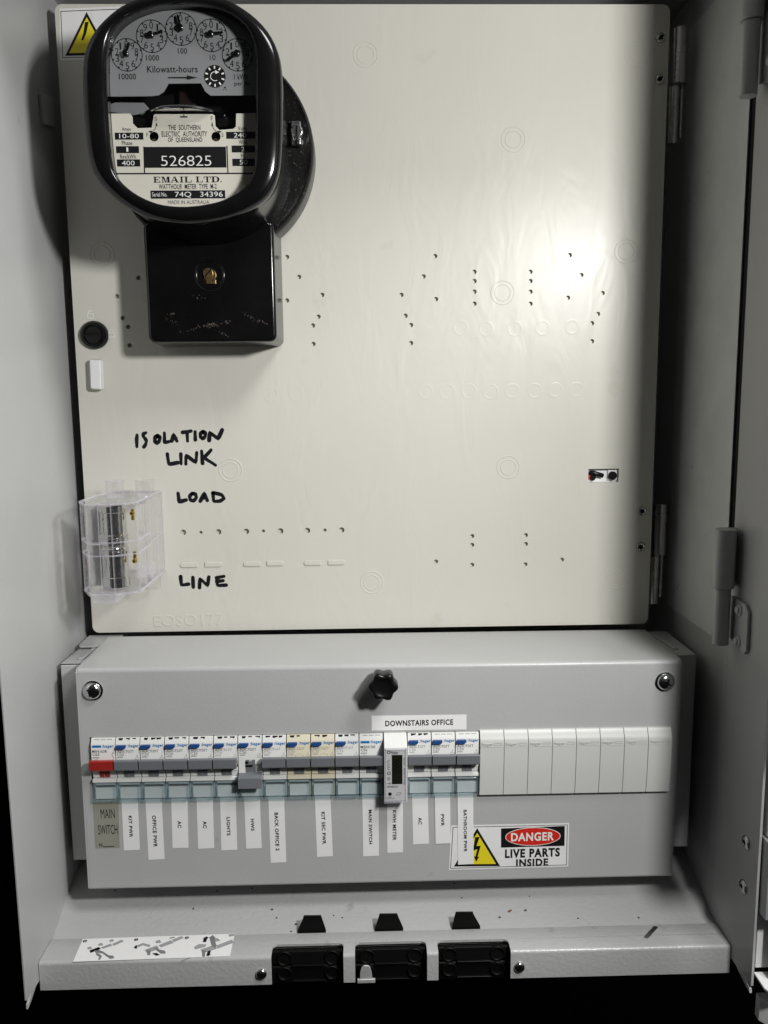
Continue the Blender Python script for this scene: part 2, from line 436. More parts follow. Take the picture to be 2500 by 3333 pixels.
# wall on the hinge side: the sheet in front and behind the slot
mb = MB()
mb.prismz([(488, 64), (488, -90.5), (488.5, -90.5), (488.5, 64)], -219, 540)
mb.prismz([(488, -90.5), (488, -98.5), (488.5, -98.5), (488.5, -90.5)], -219, 96)
mb.prismz([(488, -90.5), (488, -98.5), (488.5, -98.5), (488.5, -90.5)], 455, 540)
mb.prismz([(488, -98.5), (488, -131), (489.2, -157), (491.0, -157), (489.6, -131), (489.6, -98.5)], -214, 540)
mb.prismx([(-131, -214), (-150, -214), (-156, -216.5), (-157, -219.5), (-151, -219)], 488.6, 490.4)
side = part('side_wall', mb, 'grey', cab, bevel=0.4)
part('slot_shade', MB().box(488.7, 493, -98.4, -82, 94, 458), 'dark', cab)  # near-black box added behind the slot to paint its shade
mb = MB().box(487.2, 487.9, -90.6, 23, 10, 475.5)
part('liner_sheet', mb, 'liner', cab, bevel=0.5)
part('back_wall', MB().box(-12, 490, 64, 66, -207, 540), 'grey', cab)
part('top_wall', MB().box(-12, 490, -147, 64, 500, 502), 'grey', cab)
part('bottom_sheet', MB().prismx([(64, -185), (-45, -185), (-104, -207.5), (-112, -207.5), (-112, -209.1), (-104, -209.1), (-45, -186.6), (64, -186.6)], -10, 488), 'greyrough', cab)
# folded bar along the bottom edge, notched three times
NX = [(155.4, 207.0), (215.4, 267.2), (275.4, 327.6)]
def bend(y0, y1, z0, z1, r=2.6, t=1.6, n=5):
    out = [(y0, z1)]
    out += [(y1 + r - r * math.sin(R(90 * i / n)), z1 - r + r * math.cos(R(90 * i / n))) for i in range(n + 1)]
    out += [(y1, z0), (y1 + t, z0)]
    ri = r - t if r > t else .3
    out += [(y1 + r - ri * math.cos(R(90 * i / n)), z1 - r + ri * math.sin(R(90 * i / n))) for i in range(n + 1)]
    out += [(y0, z1 - t)]
    return out
mb = MB()
xs = [-9.6, NX[0][0], NX[0][1], NX[1][0], NX[1][1], NX[2][0], NX[2][1], 487.6]
for k in range(0, 8, 2):
    a, b = xs[k], xs[k + 1]
    mb.prismx(bend(-114.6, -128, -226, -204.2), a, b)
mb.prismx([(-114.6, -204.2), (-102.6, -204.2), (-101.8, -204.6), (-101.5, -205.4), (-101.5, -207.5), (-103.1, -207.5), (-103.1, -205.8), (-114.6, -205.8)], xs[0], xs[-1])
for k in (1, 3, 5):    # rounded inner corners of each notch
    a, b = xs[k], xs[k + 1]
    for c, sx in ((a, 1), (b, -1)):
        mb.prismz([(c, -114.6), (c + sx * 3.2, -114.6), (c + sx * 1.2, -115.6), (c + sx * .35, -117), (c, -119)], -205.8, -204.25)
bar = part('gland_bar', mb, 'greyrough', cab, bevel=0.45)
for c in [(148.28, -217.03), (333.96, -216.72)]:
    mb = MB(); screw_head(mb, (c[0], -128, c[1]), 4.0, 2.6, cross=20)
    part('screw', mb, ['chrome', 'dark'], bar, bevel=0)
# strike plates at the two ends of the bar
part('end_bracket', MB().box(-9.9, -6.5, -126, -114, -222, -207.5), 'chrome', cab, bevel=0.4)
# bent tab on the side wall beside the meter
mb = MB().prismx([(-18, 415.1), (6, 420.7), (6, 399.0), (-16, 394.1)], -9.9, -7.0)
part('wall_tab', mb, 'grey', cab, bevel=0.5)
# rivets through the front strip
for y, z in ((-141, -116.6), (-140.5, -150.0)):
    mb = MB().lathe((488.45, y, z), [(4.8, 0), (4.8, -.7), (3.6, -1.7), (2.3, -1.9), (1.7, -1.2), (0, -1.0)], 24, 0, 'x').lathe((486.9, y, z), [(1.7, 0), (1.6, -.1), (0, -.12)], 16, 1, 'x')
    part('rivet', mb, ['steel', 'dark'], cab)
# door hinges on the wall: knuckles and leaf
def door_hinge(z_top, z_mid, z_bot, leaf_z0, leaf_z1, riv, yc=-106.5):
    mb = MB().cyl((478.6, yc, 0), 'z', 7.2, z_mid + .6, z_top, 28).box(478, 487.9, yc + 4, yc + 7.1, z_mid + .6, z_top)
    h = part('hinge', mb, 'greydirty', cab, bevel=0.5)
    mb = MB().cyl((478.4, yc, 0), 'z', 5.6, z_bot, z_mid, 28)
    part('knuckle', mb, 'grey', h, bevel=0.5)
    part('pin', MB().cyl((478.4, yc, 0), 'z', 3, z_mid - 2, z_mid + 3, 16), 'steel', h)
    if leaf_z1:
        mb = MB().prismx([(yc + 2, leaf_z1), (-126, leaf_z1 - 1), (-131, leaf_z1 - 6), (-131.3, leaf_z0 + 4), (-128, leaf_z0), (yc + 2, leaf_z0 + 5)], 485.4, 487.9)
        lf = part('leaf', mb, 'greydirty', h, bevel=0.8)
        for y, z in riv:
            part('rivet', MB().lathe((485.5, y, z), [(4.4, 0), (4.3, -.8), (3.0, -1.5), (2.7, -2.3), (1.6, -2.9), (0, -3.0)], 24, 0, 'x'), 'greydirty', lf)
door_hinge(98, 55.5, 15, 14, 50, ((-118.5, 43), (-118.5, 20.5)))
door_hinge(470, 427.5, 382, 385, 432, ((-124, 428), (-122.5, 399)), yc=-108)
# edge of the opened door beyond the hinge wall, with its lock gear
door = part('door', MB().prismz([(499, -160), (800, -480), (806, -474), (507, -155)], -205, 540), 'grey', cab, bevel=1.0)
part('light_blocker', MB().box(471.5, 495, -222, -219, -45, 540).box(495, 516, -222, -219, 5, 540).box(471.5, 473.5, -222, -208, -45, 540), 'grey', door, bevel=.6)  # unseen upright added to shade the hinge side of panel and cover
for z in (180, 480):
    part('blocker_bracket', MB().box(516, 548, -221.9, -219.1, z, z + 40), 'galv', door)  # added to tie the unseen light blocker to the door
part('door_edge', MB().box(494.5, 512, -151, -148, -205, 540), 'vinyl', door, bevel=0.6)
part('lock_rod', MB().cyl((502.5, -156, 0), 'z', 9, -103.4, -46, 28), 'vinyl', door, bevel=1.0)
part('lock_bracket', MB().box(491.8, 512, -166, -152, -159.0, -104.2), 'galv', door, bevel=0.6)
part('door_flange', MB().prismz([(493, -152), (493, -168), (497, -176), (512, -176), (512, -152)], -209, -207), 'vinyl', door, bevel=0.5)
part('door_flange', MB().prismz([(495.5, -152), (495.5, -158), (512, -178), (512, -152)], -240, -223), 'vinyl', door, bevel=0.5)

# ------------------------------------------------------------------ the hinged meter panel
pan = thing('meter_panel', 'large cream plastic meter panel with drilled holes and marker writing', 'panel', (231, 8, 0))
holes = [(168.41, 300.36), (52.16, 285.31), (177.44, 285.18), (34.87, 271.34), (195.3, 271.26), (167.54, 267.2), (38.29, 254.65), (192.03, 254.53), (42.27, 247.85), (187.5, 247.77), (42.59, 233.52), (187.55, 233.38), (284.45, 300.36), (275.31, 284.89), (257.7, 270.82), (285.15, 267.41), (260.89, 254.72), (265.26, 247.51), (265.19, 233.44), (315.5, 288.17), (315.54, 281.08), (315.58, 272.9), (315.64, 263.62), (359.83, 287.88), (359.94, 280.78), (360.06, 272.59), (360.21, 263.29), (390.78, 300.42), (400.31, 285.13), (390.02, 267.73), (417.65, 271.11), (414.38, 254.99), (409.75, 247.81), (410.11, 233.68), (314.78, 76.87), (314.82, 69.5), (314.9, 52.75), (359.21, 77.02), (359.32, 69.65), (359.18, 52.49), (284.95, 55.93), (389.59, 55.95)]
big = [(78.22, 83.24), (106.83, 83.23), (129.46, 83.3), (157.41, 83.29), (179.36, 83.38), (207.4, 83.37)]
small = [(92.51, 83.04), (143.43, 83.49), (193.75, 83.56)]
cut = [(409.72, 131.2), (434.85, 131.28), (435.57, 120.23), (410.0, 120.17)]
cutp = [(cut[0][0], cut[3][1]), (cut[1][0], cut[3][1]), (cut[1][0], cut[0][1]), (cut[0][0], cut[0][1])]
mb = MB()
H = [circ(c, 1.75, 18) for c in holes] + [circ(c, 2.35, 18) for c in big] + [circ(c, 1.35, 14) for c in small] + [cutp]
holed_sheet(mb, rrect(0, 463.4, 0, 484, 5.5), H, 0, 4.5, 0.0)
for c, w in zip([(231.86, 448.44), (345.04, 387.12), (338.0, 272.03), (435.5, 302.98), (118.45, 133.94), (343.99, 133.5), (434.92, 39.96), (231.55, 39.13), (24.81, 302.97), (438.69, 449.27)], (1, 1, 1, 1, 1, 1, .5, .9, .9, .5)):
    mb.ring(c, 8.6, 9.7, -0.01, 0.22 * w, 44); mb.ring(c, 5.7, 6.7, -0.01, 0.22 * w, 36)
for c in [(304.67, 245.03), (324.98, 244.15), (347.91, 243.97), (370.13, 244.51), (393.85, 245.04), (276.89, 195.04), (294.02, 194.87), (311.55, 195.06), (329.1, 194.52), (346.66, 194.72), (364.62, 194.92), (381.47, 195.12), (398.34, 195.32), (173.02, 194.59), (152.69, 194.05)]:
    mb.ring(c, 4.0 + random.random(), 6.4, -0.012, 0.04, 28)
sheet = part('panel_sheet', mb, 'cream', pan, smooth=0)
# raised marks: press-out slots, padlock signs and moulded part number
mb = MB()
for c, d in zip([(81.57, 56.21), (101.64, 56.3), (133.12, 56.42), (152.49, 56.52), (182.93, 56.46), (202.75, 56.55)], (-1, 1) * 3):
    w, h = 7.0, 2.0
    a = [(c[0] + d * (w - h), c[1] + h), (c[0] - d * w, c[1] + h), (c[0] - d * w, c[1] - h), (c[0] + d * (w - h), c[1] - h)]
    a += [(c[0] + d * (w - h + h * math.cos(R(t))), c[1] + h * math.sin(R(t))) for t in (-60, -30, 0, 30, 60)]
    mb.prism(a, -0.9, 0.05)
part('press_out_slots', mb, 'cream', pan, bevel=0.35)
mb = MB()
mb.text('EOSO177', (79.37, 9.47, 57.34, 9.72), -0.02, 0, rot=0.012, h=0.28)
part('moulded_number', mb, 'cream', pan, smooth=0)
def padlock(c, open_):
    mb = MB()
    x, z = c
    mb.stroke([(x - 2.2, z - 3), (x + 2.2, z - 3), (x + 2.2, z + .4), (x - 2.2, z + .4)], 0.7, -0.35, closed=True)
    mb.stroke([(x - 1.5 + (0 if not open_ else -.2), z + .4), (x - 1.5, z + 2), (x - .6, z + 2.9), (x + .6, z + 2.9), (x + 1.5, z + 2)] + ([] if open_ else [(x + 1.5, z + .4)]), 0.7, -0.36)
    for i, (px, py, pz) in enumerate(list(mb.v)): pass
    part('padlock_sign', mb, 'vinyl', pan)
padlock((13.36, 257.69), True); padlock((28.78, 242.96), False)
# lock with a screwdriver slot
lc = (15.68, 241.72)
mb = MB().lathe((lc[0], 0, lc[1]), [(11.0, 0), (10.9, -2.2), (9.6, -4.2), (7.6, -4.6), (7.2, -3.4), (7.0, -2.6), (0, -2.6)], 40)
lk = part('quarter_turn_lock', mb, 'black', pan)
mb = MB().prism([(lc[0] - 6.6, lc[1] + .2), (lc[0] - 6.4, lc[1] + .9), (lc[0] + 6.4, lc[1] + 1.4), (lc[0] + 6.6, lc[1] + .6)], -3.6, -2.5)
mb.prism([(lc[0] + 6.6 * math.cos(R(a)), lc[1] + 1.5 + 5.0 * math.sin(R(a))) for a in range(0, 181, 20)], -3.3, -2.5)
mb.prism([(lc[0] + 6.6 * math.cos(R(a)), lc[1] - .6 + 6.0 * math.sin(R(a))) for a in range(180, 361, 20)], -3.9, -2.5)
part('lock_core', mb, 'black', lk, bevel=0.25)
# white moulded pull below the lock
q = [(12.02, 223.15), (21.74, 222.71), (20.71, 198.62), (11.69, 199.43)]
mb = MB().prism([(q[0][0], q[0][1]), (q[1][0], q[1][1]), (q[2][0], q[2][1]), (q[3][0], q[3][1])], -7.5, 0)
part('pull_block', mb, 'vinyl', pan, bevel=1.6, seg=1)
# hinge screws on the free edge
for c in [(456.81, 460.16), (457.21, 430.63), (455.15, 95.82), (455.02, 65.95)]:
    mb = MB().lathe((c[0], 0, c[1]), [(3.9, 0), (3.9, -.6), (3.2, -1.6), (2.1, -2.0), (1.5, -1.4), (0, -1.2)], 24, 0).lathe((c[0], -1.45, c[1]), [(1.6, 0), (1.5, -.15), (0, -.2)], 16, 1)
    part('hinge_screw', mb, ['steel', 'dark'], pan)
for zt, zm, zb, xx in ((469.5, 428, 385, 473), (101, 57.5, 16, 471)):
    mb = MB().cyl((xx + 1.2, 6, 0), 'z', 5.4, zm + .8, zt, 24)
    hg = part('panel_hinge', mb, 'tube', pan, bevel=0.3)
    part('hinge_sleeve', MB().cyl((xx - 2.0, 7, 0), 'z', 4.2, zb, zm - .8, 24), 'steel', hg, bevel=0.3)
    part('hinge_rod', MB().cyl((xx + 4.8, 9, 0), 'z', 1.6, zb + 5, zm + 1, 12), 'steel', hg)
    part('hinge_pin', MB().cyl((xx - .4, 6.5, 0), 'z', 2.0, zm - 2, zm + 2, 12), 'chrome', hg)
# marker pen writing, stroke by stroke
mb = MB(); k = 0
for pts in [[(44.73, 162.81), (44.24, 159.11), (44.11, 153.62)], [(51.91, 164.66), (49.94, 163.79), (49.55, 161.87), (51.09, 160.07), (52.03, 158.28), (51.29, 155.32), (49.71, 153.26)], [(61.25, 162.33), (59.11, 160.87), (58.64, 157.32), (60.37, 156.41), (62.52, 158.02), (62.8, 160.83), (61.1, 162.33)], [(66.66, 164.35), (66.3, 156.64), (71.08, 157.62)], [(72.27, 157.76), (73.98, 162.79), (76.42, 157.71)], [(73.09, 159.53), (75.93, 160.09)], [(81.31, 164.63), (88.01, 165.6)], [(84.73, 165.04), (84.85, 157.62)], [(91.24, 164.97), (91.12, 158.74)], [(97.46, 165.2), (95.47, 163.44), (95.21, 160.77), (97.24, 159.56), (99.07, 161.03), (99.34, 163.99), (97.46, 165.2)], [(102.21, 158.02), (102.91, 164.4), (109.38, 159.13), (112.91, 166.21)], [(68.24, 147.39), (69.04, 139.01), (76.23, 140.42)], [(79.06, 147.26), (78.86, 139.34)], [(82.72, 139.14), (83.18, 146.32), (90.8, 140.25), (91.88, 148.31)], [(95.79, 149.46), (96.13, 139.59)], [(103.39, 150.26), (97.5, 144.06), (106.49, 137.96)], [(75.41, 115.46), (76.0, 108.48), (81.75, 109.92)], [(86.77, 115.31), (84.57, 112.92), (85.18, 109.58), (87.71, 109.24), (90.2, 111.63), (89.43, 114.67), (86.77, 115.31)], [(93.08, 108.87), (96.63, 115.19), (98.8, 109.4)], [(94.22, 110.98), (98.28, 111.53)], [(103.53, 115.4), (103.85, 108.42), (108.96, 108.66), (112.64, 110.74), (110.65, 113.8), (103.54, 115.7)], [(74.45, 46.43), (74.74, 39.25), (80.54, 40.1)], [(84.42, 45.65), (84.38, 37.54)], [(89.52, 36.84), (90.15, 44.63), (96.27, 38.29), (97.48, 45.77)], [(103.83, 45.05), (104.19, 38.49), (111.5, 38.69)], [(103.83, 45.05), (109.95, 46.2)], [(104.02, 41.92), (109.2, 42.47)]]:
    fine = [pts[0]]
    for p, q in zip(pts, pts[1:]):
        for t in range(1, 6): fine.append((p[0] + (q[0] - p[0]) * t / 5 + random.gauss(0, .05), p[1] + (q[1] - p[1]) * t / 5 + random.gauss(0, .05)))
    fine = [fine[0]] + [((a[0] + 2 * b[0] + c[0]) / 4, (a[1] + 2 * b[1] + c[1]) / 4) for a, b, c in zip(fine, fine[1:], fine[2:])] + [fine[-1]]
    w0 = 2.7 + random.random() * .5; ph = random.random() * 6
    mb.stroke(fine, [w0 * (1 + .12 * math.sin(ph + .55 * i)) for i in range(len(fine))], -0.06 - 0.004 * k, 0); k += 1
    if k in (11, 16, 21, 27):      # one part per written word
        part('marker_writing', mb, 'marker', pan, smooth=0); mb = MB()
# cables seen in the cut-out
x0, x1 = cut[0][0], cut[1][0]; zc = (cut[0][1] + cut[3][1]) / 2
mb = MB().cyl((x0 + 2.4, 0, zc - .6), 'y', 3.0, 2.4, 7, 20)
part('red_cable', mb, 'redwire', pan)
mb = MB().tube([(x0 + 1.6, 2.6, zc + 2.0), (x0 + 4.6, 1.4, zc + 2.2), (x0 + 8.5, 1.2, zc + 1.0), (x0 + 12.5, 2.0, zc - .3)], 1.9, 12).cyl((x1 - 4.6, 0, zc - .3), 'y', 3.5, 1.0, 7, 20).cyl((x0 + 4.4, 0, zc - 1.8), 'y', 2.5, 2.0, 7, 16)
part('black_cable', mb, 'black', pan)
part('cutout_insert', MB().box(x0 - 3, x1 + 3, 4.7, 6, zc - 9, zc + 9).box(x0 - .2, x0 + 5.5, 3.4, 4.7, zc - 4.6, zc + 3).box(x1 - 8.2, x1 - .6, 2.8, 4.7, zc - 4, zc + 4.2), 'vinyl', pan, bevel=.3)
mb = MB()
holed_sheet(mb, rrect(3, 460, 3, 481, 4), [[(x0 - 1, cut[3][1] - 1), (x1 + 1, cut[3][1] - 1), (x1 + 1, cut[0][1] + 1), (x0 - 1, cut[0][1] + 1)]], 3.5, 4.4)
part('panel_backing', mb, 'cream', pan, smooth=0)

# warning sticker behind the meter
q = [(4.11, 479.75), (48.16, 481.12), (47.33, 446.89), (2.62, 445.46)]
st = thing('warning_sticker', 'white sticker with yellow hazard triangle partly hidden behind the meter', 'sticker', (q[3][0], 0, q[3][1]))
e = [(3.64, 480.74), (52.34, 482.4), (51.42, 445.92), (1.73, 444.7)]
mb = MB().prism(e, -0.22, -0.02); part('backing', mb, 'vinyl', st)
mb = MB().stroke([(4.56, 478.79), (52.25, 480.54), (51.32, 447.67), (3.92, 446.34)], 0.5, -0.27, closed=True)
tri = [(23.68, 478.41), (5.87, 447.71), (39.11, 448.46)]
ctr = (sum(a[0] for a in tri) / 3, sum(a[1] for a in tri) / 3)
mb.prism(tri, -0.30, -0.24)
mb.flat([(ctr[0] + (a[0] - ctr[0]) * .82, ctr[1] + (a[1] - ctr[1]) * .82) for a in tri], -0.36, 1)
mb.flat([(22.01, 471.25), (24.93, 471.64), (22.58, 463.49), (20.0, 458.44), (18.46, 458.63), (20.54, 463.98)], -0.40, 0)
part('hazard_print', mb, ['ink', 'yellow'], st, smooth=0)

# ------------------------------------------------------------------ the electricity meter
BC = (118.0, 372.0)       # centre of the round base
met = thing('electricity_meter', 'old black bakelite electricity meter with five pointer dials behind glass', 'meter', (BC[0], 0, BC[1]))
OUT = [(122.64, 446.66), (140.38, 445.43), (153.49, 438.16), (163.32, 431.07), (171.96, 420.06), (176.12, 407.92), (176.68, 395.17), (176.24, 374.81), (175.48, 359.66), (174.42, 346.04), (172.5, 334.52), (166.08, 323.41), (157.48, 317.13), (146.35, 311.85), (135.27, 308.68), (123.67, 306.84), (112.11, 306.01), (100.64, 306.96), (85.86, 310.37), (72.46, 317.31), (60.98, 326.73), (52.5, 337.74), (49.96, 346.47), (48.96, 360.03), (48.52, 375.1), (48.77, 392.17), (49.74, 408.03), (54.0, 419.58), (62.95, 430.02), (75.7, 439.79), (91.53, 445.81), (107.11, 447.06)]
WIN = [(115.06, 440.86), (132.26, 439.41), (146.58, 434.2), (155.29, 427.09), (159.71, 418.16), (160.29, 408.12), (159.89, 395.37), (159.24, 375.0), (158.76, 359.85), (158.05, 344.59), (156.62, 335.81), (149.69, 327.57), (136.78, 320.44), (121.7, 317.4), (107.86, 316.58), (94.15, 318.09), (80.68, 323.79), (70.8, 331.54), (65.96, 338.9), (65.17, 349.27), (64.77, 362.29), (64.59, 375.22), (64.77, 392.32), (65.11, 408.21), (66.86, 419.25), (71.75, 427.1), (81.93, 434.4), (96.64, 439.4)]
def radial(poly, c, n=96):
    """resample a closed outline at even angles round c"""
    out = []
    for i in range(n):
        a = 2 * math.pi * i / n; d = Vector((math.cos(a), math.sin(a))); best = None
        for p, q in zip(poly, poly[1:] + poly[:1]):
            p = Vector(p) - Vector(c); e = Vector(q) - Vector(c) - p
            den = d.x * -e.y + e.x * d.y
            if abs(den) < 1e-9: continue
            t = (p.x * -e.y + e.x * p.y) / den; s = (d.x * p.y - d.y * p.x) / den
            if t > 0 and -1e-6 <= s <= 1 + 1e-6: best = t if best is None else max(best, t)
        out.append(best)
    for _ in range(2):
        out = [(out[i - 1] + 2 * out[i] + out[(i + 1) % n]) / 4 for i in range(n)]
    return out
oc = ((min(p[0] for p in OUT) + max(p[0] for p in OUT)) / 2, (min(p[1] for p in OUT) + max(p[1] for p in OUT)) / 2)
ro, rw = radial(OUT, oc), radial(WIN, oc)
NA = len(ro)
def loop(rs, y, c=oc): return [(c[0] + r * math.cos(2 * math.pi * i / NA), y, c[1] + r * math.sin(2 * math.pi * i / NA)) for i, r in enumerate(rs)]
def mixr(a, b, t): return [u * (1 - t) + w * t for u, w in zip(a, b)]
# round base disc
mb = MB().lathe((BC[0], 0, BC[1]), [(73.5, 0), (74.6, -4), (74.6, -24), (74, -28.4), (72.6, -30), (70.8, -29.2), (69, -29.2), (0, -29.2)], 96)
part('base_disc', mb, 'bakedust', met)
# case: round at the base, flattening to the window frame
rb = [56.5 + 13.5 * max(0.0, -math.sin(2 * math.pi * i / NA + .12)) ** .8 for i in range(NA)]
def cen(t): return (BC[0] * (1 - t) + oc[0] * t, BC[1] * (1 - t) + oc[1] * t)
L = [loop([r + .5 for r in rb], -28, BC), loop(rb, -34, BC)]
for t, y in ((.25, -44), (.55, -58), (.82, -72), (.95, -82), (1, -90)):
    L.append(loop(mixr(rb, [r - .6 for r in ro], t), y, cen(t)))
L += [loop([r + .2 for r in ro], -96), loop(ro, -99.5), loop([r - 1.2 for r in ro], -102.3), loop([r - 3.6 for r in ro], -104.0)]
L += [loop(mixr([r - 4 for r in ro], rw, .45), -104.8), loop(mixr([r - 4 for r in ro], rw, .8), -104.2), loop(mixr([r - 4 for r in ro], rw, .95), -103.0), loop(rw, -101.5), loop([r + 1.2 for r in rw], -96.5), loop([r + 2.2 for r in rw], -87)]
mb = MB().loft(L)
part('case', mb, 'bake', met, smooth=60)
mb = MB().loft([loop([r + 1.2 for r in rw], -96.6), loop([r + 1.2 for r in rw], -95.4)], 0, True, True)
part('window_glass', mb, 'glass', met, smooth=30)
# dark works behind the plates
mb = MB().loft([loop([r + 3 for r in rw], -64), loop([r + 3 for r in rw], -63)], 0, True, True)
part('works_backing', mb, 'dark', met)
YP = -88.6
def clip_to_window(poly): return poly
# upper dial plate
plate_dial = [(62.49, 445.12), (159.87, 447.3), (160.95, 426.97), (160.96, 416.19), (158.75, 389.96), (128.53, 389.79), (125.16, 392.32), (122.48, 397.45), (101.15, 397.27), (98.04, 392.36), (89.83, 389.54), (60.8, 389.37), (60.57, 405.47), (60.88, 427.0)]
ztop = max(p[1] for p in WIN)
arc = [p for p in [(oc[0] + (r + 1.9) * math.cos(2 * math.pi * i / NA), oc[1] + (r + 1.9) * math.sin(2 * math.pi * i / NA)) for i, r in enumerate(rw)]]
zcut = 389.65
top_poly = [p for p in arc if p[1] > zcut + .5]
i0 = max(range(len(top_poly)), key=lambda i: (top_poly[i][0] > oc[0], -top_poly[i][1]))
srt = sorted(top_poly, key=lambda p: math.atan2(p[1] - zcut + 20, p[0] - oc[0]))
notch = [(158.75, 389.96), (128.53, 389.79), (125.16, 392.32), (122.48, 397.45), (101.15, 397.27), (98.04, 392.36), (94.47, 390.18), (89.83, 389.54), (60.8, 389.37)]
notch[0] = (srt[0][0], notch[0][1]); notch[-1] = (srt[-1][0], notch[-1][1])
dial_poly = srt + notch[::-1]
mb = MB().prism(dial_poly, YP, YP + .8)
dp = part('dial_plate', mb, 'dial', met)
dial_c = [(74.94, 414.96), (91.64, 426.35), (110.92, 430.74), (130.55, 426.88), (147.1, 414.9)]
rdial = 9.98
PY = YP - .06
mb = MB()
for n, (c, cw) in enumerate(zip(dial_c, (0, 1, 0, 1, 0))):
    mb.ring(c, rdial - .28, rdial + .28, PY, 0, 56, 0)
    for k in range(10):
        a = R(90 - 36 * k) if cw else R(90 + 36 * k)
        q = (c[0] + (rdial - 3.3) * math.cos(a), c[1] + (rdial - 3.3) * math.sin(a))
        mb.text(str(k), (q[0], q[1], 2.5 if k != 1 else 1.1, 4.3), PY, 0)
        mb.disc((c[0] + (rdial - .5) * math.cos(a), c[1] + (rdial - .5) * math.sin(a)), .62, PY - .03, 10, 0)
for s, b in [('10000', (74.63, 401.65, 11.17, 3.71)), ('1000', (91.57, 413.16, 8.54, 3.57)), ('100', (111.25, 417.36, 6.04, 3.56)), ('10', (130.77, 413.4, 3.65, 3.46)), ('1 kWh', (148.77, 401.44, 8.77, 3.49)), ('per div', (149.89, 396.87, 10.86, 3.51)), ('Kilowatt-hours', (104.17, 406.17, 33.03, 4.16)), ('1', (138.07, 394.7, 1.35, 0.88)), ('10', (138.26, 393.5, 2.28, 0.87))]:
    mb.text(s, b, PY, 0, bold=0.012 if len(s) > 2 else 0)
mb.text('400 R/kWh', (63.02, 412.47, 19.43, 1.19), PY, 0, rot=R(90))
ar = [(100.99, 401.29), (113.42, 401.38), (113.47, 402.36), (120.55, 400.94), (113.34, 399.53), (113.38, 400.4), (100.95, 400.53)]
mb.flat(ar, PY - .02, 0)
part('dial_print', mb, 'ink', dp, smooth=0)
# pointers
for c, ang in zip(dial_c, (68, 14, 100, 6, 214)):
    a = R(ang); u = Vector((math.cos(a), math.sin(a))); n = Vector((-u.y, u.x)); l = rdial * (.80 if ang != 68 else .72)
    mb = MB().lathe((c[0], YP, c[1]), [(1.5, 0), (1.5, -2.5), (2.0, -3.0), (1.9, -3.8), (1.0, -4.4), (0, -4.5)], 20)
    poly = [u * l + n * .35, u * (l * .85) + n * .75, u * 1 + n * .8, u * -2.4 + n * .7, u * -2.4 - n * .7, u * 1 - n * .8, u * (l * .85) - n * .75, u * l - n * .35]
    mb.prism([(c[0] + t.x, c[1] + t.y) for t in poly], YP - 3.0, YP - 2.4)
    part('pointer', mb, 'bake', dp)
# small test dial
tc = (131.76, 401.69); tr = rdial * .71
mb = MB().disc(tc, tr, PY - .05, 40, 0)
for k in range(10):
    a = R(90 + 36 * k); u = Vector((math.cos(a), math.sin(a)))
    mb.stroke([Vector(tc) + u * tr * .66, Vector(tc) + u * tr * .92], .9, PY - .10, 1, caps=False)
mb.ring(tc, tr * .36, tr * .42, PY - .10, 0, 30, 1, 60, 300)
mb.flat([(tc[0] + tr * .05, tc[1] + tr * .55), (tc[0] + tr * .42, tc[1] + tr * .36), (tc[0] + tr * .08, tc[1] + tr * .2)], PY - .11, 1)
part('test_dial', mb, ['ink', 'whiteink'], dp, smooth=0)
# rotor disc edge and iron works in the gap
mb = MB().lathe((108.69, -66, 382.22 - 2), [(0, 1.2), (31, 1.2), (31.6, .6), (31.6, -.2), (31, -.8), (0, -.8)], 64, 0, 'z')
part('rotor_disc', mb, 'chrome', met)
gx = (109.21, 394.12)
part('coil', MB().box(gx[0] - 6, gx[0] + 6, -70, -64, gx[1] - 7, gx[1] + 7), 'copper', met, bevel=1.5)
for x in [79.49, 135.78]:
    part('brake_magnet', MB().box(x - 7, x + 7, -80, -64, 372.54, 379.64), 'black', met, bevel=2.0)
gp = (65.28, 386.45)
part('grid_bracket', MB().prism([(57.72, 383.91), (57.97, 388.41), (62.55, 390.08), (81.44, 389.71), (86.48, 383.85), (73.92, 381.62)], -76, -74), 'galv', met, bevel=.4)
# nameplate
np_top = [(60.89, 378.75), (75.2, 378.72), (76.49, 376.84), (76.5, 372.66), (79.58, 369.56), (88.86, 369.87), (90.65, 377.91), (91.83, 378.35), (129.23, 378.26), (130.71, 377.49), (130.92, 370.75), (133.5, 368.31), (142.48, 368.95), (144.39, 370.28), (144.91, 378.56), (160.04, 379.07)]
zn = np_top[0][1]
low = sorted([p for p in arc if p[1] < zn - .5], key=lambda p: math.atan2(p[1] - zn - 20, p[0] - oc[0]))
np_top[0] = (low[0][0], np_top[0][1]); np_top[-1] = (low[-1][0], np_top[-1][1])
mb = MB(); hc = [(90.1, 364.23), (131.01, 364.11)]
holed_sheet(mb, low + np_top[::-1], [circ(c, 3.1, 18) for c in hc], YP, YP + .8, 0.1)
npl = part('nameplate', mb, 'plate', met, smooth=20)
for c in [(89.34, 362.09), (130.47, 361.96)]:
    part('adjuster_screw', MB().lathe((c[0], -82, c[1]), [(2.7, 0), (2.7, -2), (1.8, -3.6), (0, -4)], 18), 'brass', met)
mb = MB()
K = dict(s=1.746)
